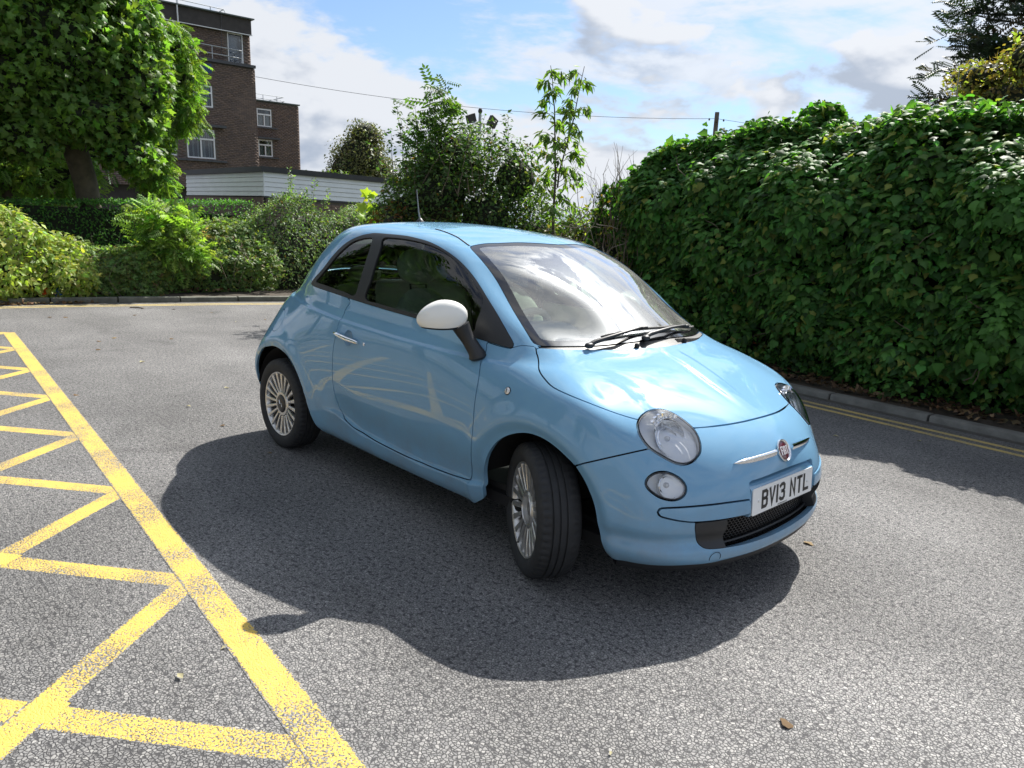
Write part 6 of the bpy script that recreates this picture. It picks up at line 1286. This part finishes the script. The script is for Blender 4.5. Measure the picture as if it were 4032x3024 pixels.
def window(parent,x,y0,y1,z0,z1,transom=None,mull=None,blinds=True,frame=WFR,glass=WGL,fw=.055):
    w=empty('window',(x,0,0)); w.parent=parent; mb=MB(); yc,zc=(y0+y1)/2,(z0+z1)/2
    for z in(z0+fw/2,z1-fw/2): mb.box((-.05,yc,z),(.07,y1-y0,fw))
    for y in(y0+fw/2,y1-fw/2): mb.box((-.052,y,zc),(.07,fw,z1-z0-2*fw))
    if transom: mb.box((-.051,yc,transom),(.075,y1-y0-2*fw,fw*1.3))
    if mull: mb.box((-.0515,mull,((transom or z1)+z0)/2),(.072,fw,(transom or z1)-z0-fw*1.6))
    mb.build('frame',frame,w)
    cells=[]
    if transom: cells.append((y0+fw,y1-fw,transom+fw*.65,z1-fw))
    zt=transom-fw*.65 if transom else z1-fw
    if mull: cells+=[(y0+fw,mull-fw/2,z0+fw,zt),(mull+fw/2,y1-fw,z0+fw,zt)]
    else: cells.append((y0+fw,y1-fw,z0+fw,zt))
    for a,b,c,d in cells:
        MB().box((-.075,(a+b)/2,(c+d)/2),(.01,b-a,d-c)).build('pane',glass_mat('far_pane',(.75,.8,.82),1.5,.02,1.6) if 'far_pane' not in MATS else MATS['far_pane'],w)
        if glass is WGL and blinds and blinds!='curtain':
            n=max(3,int((b-a)/.09)); mb=MB()
            for i in range(n):
                yy=a+(i+.5)*(b-a)/n
                if random.random()<.86: mb.box((-.17,yy,(c+d)/2),(.01,.078*random.uniform(.6,1),d-c-.02),Rz(random.uniform(-.5,.5)))
            mb.build('blind',BLIND,w)['kind']='stuff'
        elif blinds=='curtain':
            mb=MB(); mb.prism([(-.16+.012*math.sin(i*1.3),b-.02-i*.02) for i in range(12)]+[(-.18,b-.25)],c,d,'xy'); mb.build('curtain',BLIND,w)
    MB().box((-.30,yc,zc),(.02,y1-y0,z1-z0)).build('room_dark',glass if glass is not WGL else mat('room_interior',(.03,.035,.04),.9),w)
    return w
TIL=.028; YR=13.1
tower=empty('brick_building',(-31.4,YR,0),(TIL,0,0)); tag(tower,'dark brick block with flat roof and roof railings behind the plane tree','building')
def LY(y,z): return ((y-YR)*math.cos(TIL)+z*math.sin(TIL), z*math.cos(TIL)-(y-YR)*math.sin(TIL))
def RC(y0,y1,z0,z1): a=LY(y0,(z0+z1)/2)[0]; b=LY(y1,(z0+z1)/2)[0]; c=LY((y0+y1)/2,z0)[1]; d=LY((y0+y1)/2,z1)[1]; return (a,b,c,d)
yr=LY(13.02,7.6)[0]
mw=RC(9.85,11.09,3.80,5.04); bw_=RC(11.90,12.60,8.0,9.36); bp=RC(10.55,11.04,7.44,7.82); hw_=RC(10.2,11.04,6.0,6.9); low=RC(8.2,9.4,3.8,5.0)
brickwall(tower,0,-7.0,yr,2.6,LY(12.9,7.95)[1],[mw,bp,hw_,low],'wall',110,prefer=(yr,6.2))
brickwall(tower,-.25,-7.0,yr-.06,LY(12.9,7.95)[1]+.12,LY(12.5,9.37)[1],[bw_],'upper_wall',0)
MB().box((-.12,(-7+yr)/2,LY(12.9,7.99)[1]+.04),(.5,yr+7,.12)).build('ledge',CONC,tower)
MB().box((-1.5,(-7+yr-.05)/2,LY(12.5,9.69)[1]),(2.9,yr+7-.05,.66)).build('fascia',FASC,tower); MB().box((-1.45,(-7+yr)/2,LY(12.5,10.03)[1]),(3.1,yr+7.1,.05)).build('roof_edge',LEADF,tower); MB().box((-.05,(-7+yr)/2,LY(12.5,9.365)[1]-.005),(.06,yr+7-.05,.03)).build('white_line',WFR,tower)
MB().box((-4.45,(-7+yr)/2,3.2),(7.9,yr+6.7,6.4)).build('block_core',FASC,tower); MB().box((-4.55,(-7+yr-.05)/2,4.7),(7.5,yr+7-.05-.02,9.0)).build('side_wall',BRK[1],tower)
window(tower,0,*mw,transom=mw[2]+(4.63-3.80),mull=(mw[0]+mw[1])/2); window(tower,0,*hw_,transom=hw_[2]+.6); window(tower,0,*low,transom=low[2]+.83,mull=(low[0]+low[1])/2)
window(tower,-.25,*bw_,blinds=False,glass=BLUEG,fw=.04); MB().box((-.03,(bp[0]+bp[1])/2,(bp[2]+bp[3])/2),(.03,bp[1]-bp[0],bp[3]-bp[2])).build('blue_panel',BLUEP,tower)
mb=MB(); [mb.box((.0,bp[0]+(i+.5)*(bp[1]-bp[0])/7,(bp[2]+bp[3])/2),(.03,.035,bp[3]-bp[2])) for i in range(7)]; mb.build('panel_ribs',BLUEP,tower)['kind']='stuff'
c=RC(9.2,11.5,5.14,5.25); MB().box((.14,(c[0]+c[1])/2,(c[2]+c[3])/2),(.36,c[1]-c[0],.10)).build('canopy',CONC,tower); c=RC(8.9,11.57,3.66,3.74); MB().box((.05,(c[0]+c[1])/2,(c[2]+c[3])/2),(.18,c[1]-c[0],.08)).build('sill',CONC,tower)
def rails(parent,pts,r,mt,name):
    for p in pts: MB().tube(p,r,6).build(name,mt,parent,True)
q=lambda y,z,x=.05:(x,*LY(y,z))
rails(tower,[[q(9.5,8.56),q(12.4,8.61)],[q(9.5,8.25),q(12.4,8.29)],[q(12.4,8.61),q(12.39,8.0)],[q(11.06,8.58),q(11.07,8.0)],[q(12.4,8.6),q(12.0,8.3,-.9)],[q(12.39,8.28),q(12.0,8.05,-.9)],[q(9.7,8.56),q(9.7,8.0)]],.022,GALV,'balcony_rail')
rails(tower,[[q(9.0,10.3,-.6),q(11.9,10.33,-.6)],[q(11.3,10.32,-.6),q(11.32,10.02,-.6)],[q(11.9,10.33,-.6),q(12.07,10.06,-.6)],[q(11.9,10.33,-.6),q(11.55,10.05,-1.5)],[q(11.5,10.06,-.6),q(12.07,10.07,-.6)],[q(9.9,10.31,-.6),q(9.92,10.02,-.6)]],.02,GALV,'roof_rail')
rails(tower,[[q(9.6,10.9,.06),q(9.67,8.9,.06)]],.03,WFR,'mast'); rails(tower,[[q(11.52,10.02,.03),q(11.58,8.3,-.2)]],.012,CONC,'cable_drop')
# rear wing
wing=empty('brick_wing',(-37,18.1,0),(TIL,0,0)); tag(wing,'lower brick wing with two white windows to the right of the tower','building'); YR=18.1
yr=LY(18.12,6.0)[0]; w1=RC(15.66,16.49,6.16,7.07); w2=RC(15.72,16.52,4.61,5.48)
brickwall(wing,0,-3.4,yr,2.4,LY(17.5,7.46)[1],[w1,w2],'wall',0); MB().box((-2.6,(yr-3.4)/2,LY(17.5,7.52)[1]),(5.4,yr+3.5,.06)).build('roof_edge',LEADF,wing); MB().box((-2.7,(yr-3.4)/2,3.6),(4.8,yr+3.3,7.2)).build('block_core',FASC,wing)
window(wing,0,*w1,transom=w1[2]+.62,mull=(w1[0]+w1[1])/2,blinds='curtain'); window(wing,0,*w2,transom=w2[2]+.60,mull=(w2[0]+w2[1])/2,blinds='curtain')
for y0,y1,z in((15.6,16.85,5.56),): c=RC(y0,y1,z-.04,z+.04); MB().box((.12,(c[0]+c[1])/2,(c[2]+c[3])/2),(.3,c[1]-c[0],.09)).build('canopy',CONC,wing)
for y0,y1,z in((15.6,16.8,6.10),(15.6,16.85,4.55)): c=RC(y0,y1,z-.03,z+.03); MB().box((.03,(c[0]+c[1])/2,(c[2]+c[3])/2),(.12,c[1]-c[0],.07)).build('sill',CONC,wing)
rails(wing,[[q(15,7.84,-.4),q(17.4,7.88,-.4)],[q(15,7.62,-.4),q(17.45,7.68,-.4)],[q(17.4,7.88,-.4),q(16.9,7.7,-1.4)],[q(17.0,7.87,-.4),q(17.02,7.5,-.4)],[q(16.2,7.86,-.4),q(16.22,7.5,-.4)],[q(17.45,7.68,-.4),q(17.2,7.52,-.9)]],.018,GALV,'roof_rail')
# ---- low white-clad building
wb=empty('white_clad_building',(-14.6,5.45,0)); tag(wb,'low flat-roofed building with white boards above brick behind the thicket','building')
CLAD=mat('white_board',(.74,.77,.79),.5,var=.05,vscale=3); BLK=mat('black_roof_edge',(.03,.032,.035),.6,var=.2,vscale=4)
LX,LYW,ZB,ZT=5.0,6.2,1.93,2.50
nb=5; bh=(ZT-ZB)/nb
for i in range(nb):
    z=ZB+(i+.5)*bh
    MB().prism([(0,z-bh/2),(.024,z-bh/2+.004),(.006,z+bh/2-.004),(0,z+bh/2-.004)],0.012,LYW,'xz').build('board',CLAD,wb)     # faces +x
    mb=MB(); mb.prism([(0,z-bh/2),(-.024,z-bh/2+.004),(-.006,z+bh/2-.004),(0,z+bh/2-.004)],-LX,-.012,'yz'); mb.V=[(v[0],v[1],v[2]) for v in mb.V]; mb.build('board',CLAD,wb)  # faces -y
MB().box((.004,.004,(ZB+ZT)/2),(.03,.03,ZT-ZB),None).build('corner_post',CLAD,wb)
MB().box((-LX/2+.02,LYW/2-.02,ZT+.065),(LX+.12,LYW+.12,.13)).build('roof_edge',BLK,wb); MB().box((-LX/2-.01,LYW/2+.01,1.25),(LX-.02,LYW-.02,2.5)).build('core_block',FASC,wb)
brickwall(wb,.0,.05,LYW,.55,ZB-.05,[],'wall',190,prefer=(2.2,1.6)); MB().box((-LX/2,-.03,.95),(LX,.05,1.9)).build('side_wall',BRK[0],wb); MB().box((.01,LYW/2,ZB-.025),(.05,LYW,.05)).build('drip_board',BLK,wb)
# ---- dark flat canopy and shed behind the leaning tree
sh=empty('far_shed',(-24,.6,0)); tag(sh,'low dark flat-roofed shed glimpsed under the trees at far left','building')
MB().box((0,0,2.15),(3,7,.3)).build('roof',FASC,sh); MB().box((-.6,1.3,1),(1.6,3.2,2)).build('wall',BRK[1],sh); MB().box((.21,1.3,1.3),(.02,1.2,.8)).build('window_pane',WGL,sh)
# ---- utility pole and cable
up=empty('utility_pole',(-18.3,30.8,0)); tag(up,'wooden utility pole top poking over the ivy hedge','pole'); MB().tube([(0,0,0),(0,0,7.55)],[.15,.11],10).build('post',mat('pole_wood',(.12,.10,.085),.9,var=.2,vscale=6),up,True); MB().box((0,0,7.1),(.12,.9,.09),Rz(.6)).build('crossarm',BARK,up); [MB().lathe([(.03,0),(.045,.05),(.03,.1),(0,.12)],8,'z',(.22*s,.3*s,7.14)).build('insulator',CONC,up) for s in(-1,1)]
A_,B_=np.array([-31.3,13.0,7.62]),np.array([-18.3,30.8,7.25]); ts=np.linspace(0,1,24); P=[A_+(B_-A_)*t-np.array([0,0,.5*4*t*(1-t)]) for t in ts]
tag(MB().tube(P,.010,5).build('overhead_cable',CONC,None,True),'thin overhead cable sagging across the sky from the brick tower to the pole','cable')
tag(MB().tube([B_+(np.array([-3,55,7.4])-B_)*t-np.array([0,0,.5*4*t*(1-t)]) for t in ts],.010,5).build('overhead_cable',CONC,None,True),'thin overhead cable running on from the pole behind the ivy hedge','cable')
# ---- floodlight column
fl=empty('floodlight_column',(-15.8,13.3,0)); tag(fl,'floodlight column with two angled heads over the dark thicket','lamp post'); MB().tube([(0,0,0),(0,0,5.05)],[.07,.045],8).build('post',GALV,fl,True); MB().lathe([(.06,5.0),(.075,5.06),(.05,5.12),(0,5.14)],10,'z').build('cap',FASC,fl,True); MB().tube([(-.12,-.28,4.68),(.12,.36,4.68)],.025,6).build('bracket',GALV,fl)
MB().box((-.13,-.26,4.80),(.10,.34,.26),Rx(.35)).build('lamp_head',FASC,fl); MB().box((.16,.40,4.76),(.12,.30,.30),Rx(-.5)).build('lamp_head',FASC,fl)
# ---- red car glimpsed at the far left
rc=empty('red_car',(-15.9,-.75,0)); tag(rc,'red hatchback with black roof half hidden behind the left bushes','car')
RED=mat('red_paint',(.35,.02,.02),.3,coat=1)
MB().prism([(-1.9,.35),(1.9,.35),(1.95,.7),(1.8,.92),(1.0,1.0),(-1.85,1.02),(-1.98,.75)],-.82,.82,'yz').build('body',RED,rc); 
MB().prism([(-1.75,1.0),(.95,.98),(.45,1.36),(.1,1.40),(-1.3,1.40),(-1.6,1.3)],-.70,.70,'yz').build('cabin_glass',WGL,rc); MB().prism([(-1.4,1.40),(.2,1.40),(.0,1.47),(-1.2,1.475)],-.68,.68,'yz').build('roof',GLOSSB,rc)
MB().prism([(-1.25,1.02),(-1.15,1.02),(-1.0,1.40),(-1.1,1.40)],.701,.72,'yz').build('pillar',RED,rc); MB().box((.78,1.35,.80),(.1,.5,.2)).build('headlight',CHROME,rc)
for x in(-.75,.75):
    for y in(-1.2,1.25): MB().lathe([(0,-.1),(.3,-.1),(.31,0),(.3,.1),(0,.1)],20,'x',(x,y,.31)).build('wheel',RUBBER,rc,True)
# ---- grit bin and litter
gb=empty('grit_bin',(-10.75,2.62,0)); tag(gb,'yellow grit bin with lid just showing above the brambles','bin'); YB=mat('yellow_plastic',(.62,.40,.06),.45,var=.05,vscale=4)
MB().box((0,0,.5),(.55,.62,1.0),bev=.05).build('tub',YB,gb); MB().prism([(-.31,1.0),(.31,1.0),(.31,1.05),(0,1.20),(-.31,1.18)],-.34,.34,'xz').build('lid',YB,gb)
def wrap(name,c,size,col,label,cat,seed):
    g=np.random.default_rng(seed); n=7; V=[];F=[]
    for i in range(n):
        for j in range(n): V.append(((i/(n-1)-.5)*size[0],(j/(n-1)-.5)*size[1],.02+.035*g.random()))
    for i in range(n-1):
        for j in range(n-1): F.append((i*n+j,(i+1)*n+j,(i+1)*n+j+1,i*n+j+1))
    o=MB().add(V,F).build(name,mat(name+'_foil',col,.25,.3),None,loc=c,rot=(.7,.9,.4)); o.modifiers.new('t','SOLIDIFY').thickness=.004; return tag(o,label,cat)
wrap('crisp_packet',(-10.02,-.28,.16),(.16,.13),(.62,.09,.02),'crumpled orange crisp packet lying under the far bushes','litter',3); wrap('blue_wrapper',(-9.98,-.10,.13),(.13,.10),(.03,.10,.28),'crumpled blue wrapper beside the orange crisp packet','litter',5)
V,F=blob((0,0,0),(.10,.14,.07),(2.6,2.6),12,8); V=V*(1+.12*vnoise(V,14,4)[:,None]); tag(MB().add(V,F).build('stone_block',mat('pale_stone',(.34,.29,.22),.9,var=.15,vscale=12),None,loc=(-10.1,-.78,.13)),'pale broken stone lying under the left bush by the kerb','stone')
V,F=blob((0,0,0),(.05,.07,.03),(2.6,2.6),10,7); tag(MB().add(V,F).build('stone_block',MATS['pale_stone'],None,loc=(-9.99,.58,.12)),'small pale stone under the bramble bank by the kerb','stone')
# ---- single leaves lying on the tarmac
lv=[]
for me_q in range(3):
    LV,LF=SHP['ivy' if me_q<2 else 'oval']; V=LV.copy(); V[:,2]+=.25*np.abs(V[:,0])*(me_q+1)*.5+.15*(V[:,1]-.5)**2; me=mesh_np('fallen_leaf',V,LF); ca=me.color_attributes.new('tint','FLOAT_COLOR','POINT'); c=np.ones((len(V),4),np.float32); c[:,:3]=((.22,.16,.085),(.13,.085,.045),(.36,.33,.20))[me_q]; ca.data.foreach_set('color',c.ravel()); me.materials.append(LITT); lv.append(me)
def leaf_at(px,py,size,k,label=None,group=None):
    d=_f+(px-2016)/2929.8*_r-(py-1512)/2929.8*_u; t=-CAM_C[2]/d[2]; p=CAM_C+d*t
    o=obj('fallen_leaf',lv[k],None,None,(p[0],p[1],.007),(random.uniform(-.15,.15),random.uniform(-.15,.15),random.uniform(0,6.2))); o.scale=(size,)*3
    tag(o,label or 'small dry leaf lying on open tarmac beyond the car','leaf',None if label else 'small leaves scattered over the tarmac')
leaf_at(3075,2850,.055,1,'curled brown leaf on the tarmac at the bottom right'); leaf_at(3180,2145,.055,0,'crumpled tan leaf on the tarmac just ahead of the front bumper'); leaf_at(3278,1719,.05,2,'pale leaf on the shaded tarmac right of the badge'); leaf_at(3628,1741,.04,2,'tiny pale leaf on the shaded tarmac by the right yellow lines'); leaf_at(720,2680,.04,2,'white torn scrap on the tarmac inside the yellow hatching'); leaf_at(893,2550,.025,2,'small yellow bud on the tarmac inside the yellow hatching'); leaf_at(1057,1786,.035,0,'rust-coloured leaf in the car shadow beside the rear wheel'); leaf_at(2405,2966,.018,2,'tiny yellow bud on the tarmac at the bottom centre')
for px,py,s,k in((549,1430,.07,2),(382,1345,.06,1),(387,1377,.05,1),(735,1601,.05,2),(882,1531,.05,2),(203,1251,.06,1),(258,1250,.06,1),(536,1243,.06,1),(684,1219,.06,1),(290,1558,.045,1),(884,1677,.035,1),(448,1331,.06,0),(678,1335,.05,1),(830,1233,.05,1),(130,1220,.05,1),(925,1268,.05,2),(1040,1259,.05,1),(560,1214,.05,1)): leaf_at(px,py,s,k)
tg=[]
d=lambda px,py:(lambda v:CAM_C+v*(-CAM_C[2]/v[2]))(_f+(px-2016)/2929.8*_r-(py-1512)/2929.8*_u)
a,b=d(512,1213),d(562,1217); tag(MB().tube([(a[0],a[1],.012),((a[0]+b[0])/2,(a[1]+b[1])/2+.03,.016),(b[0],b[1],.012)],.009,5).build('fallen_twig',TWIG,None),'short dark twig lying on the tarmac before the far yellow lines','twig')
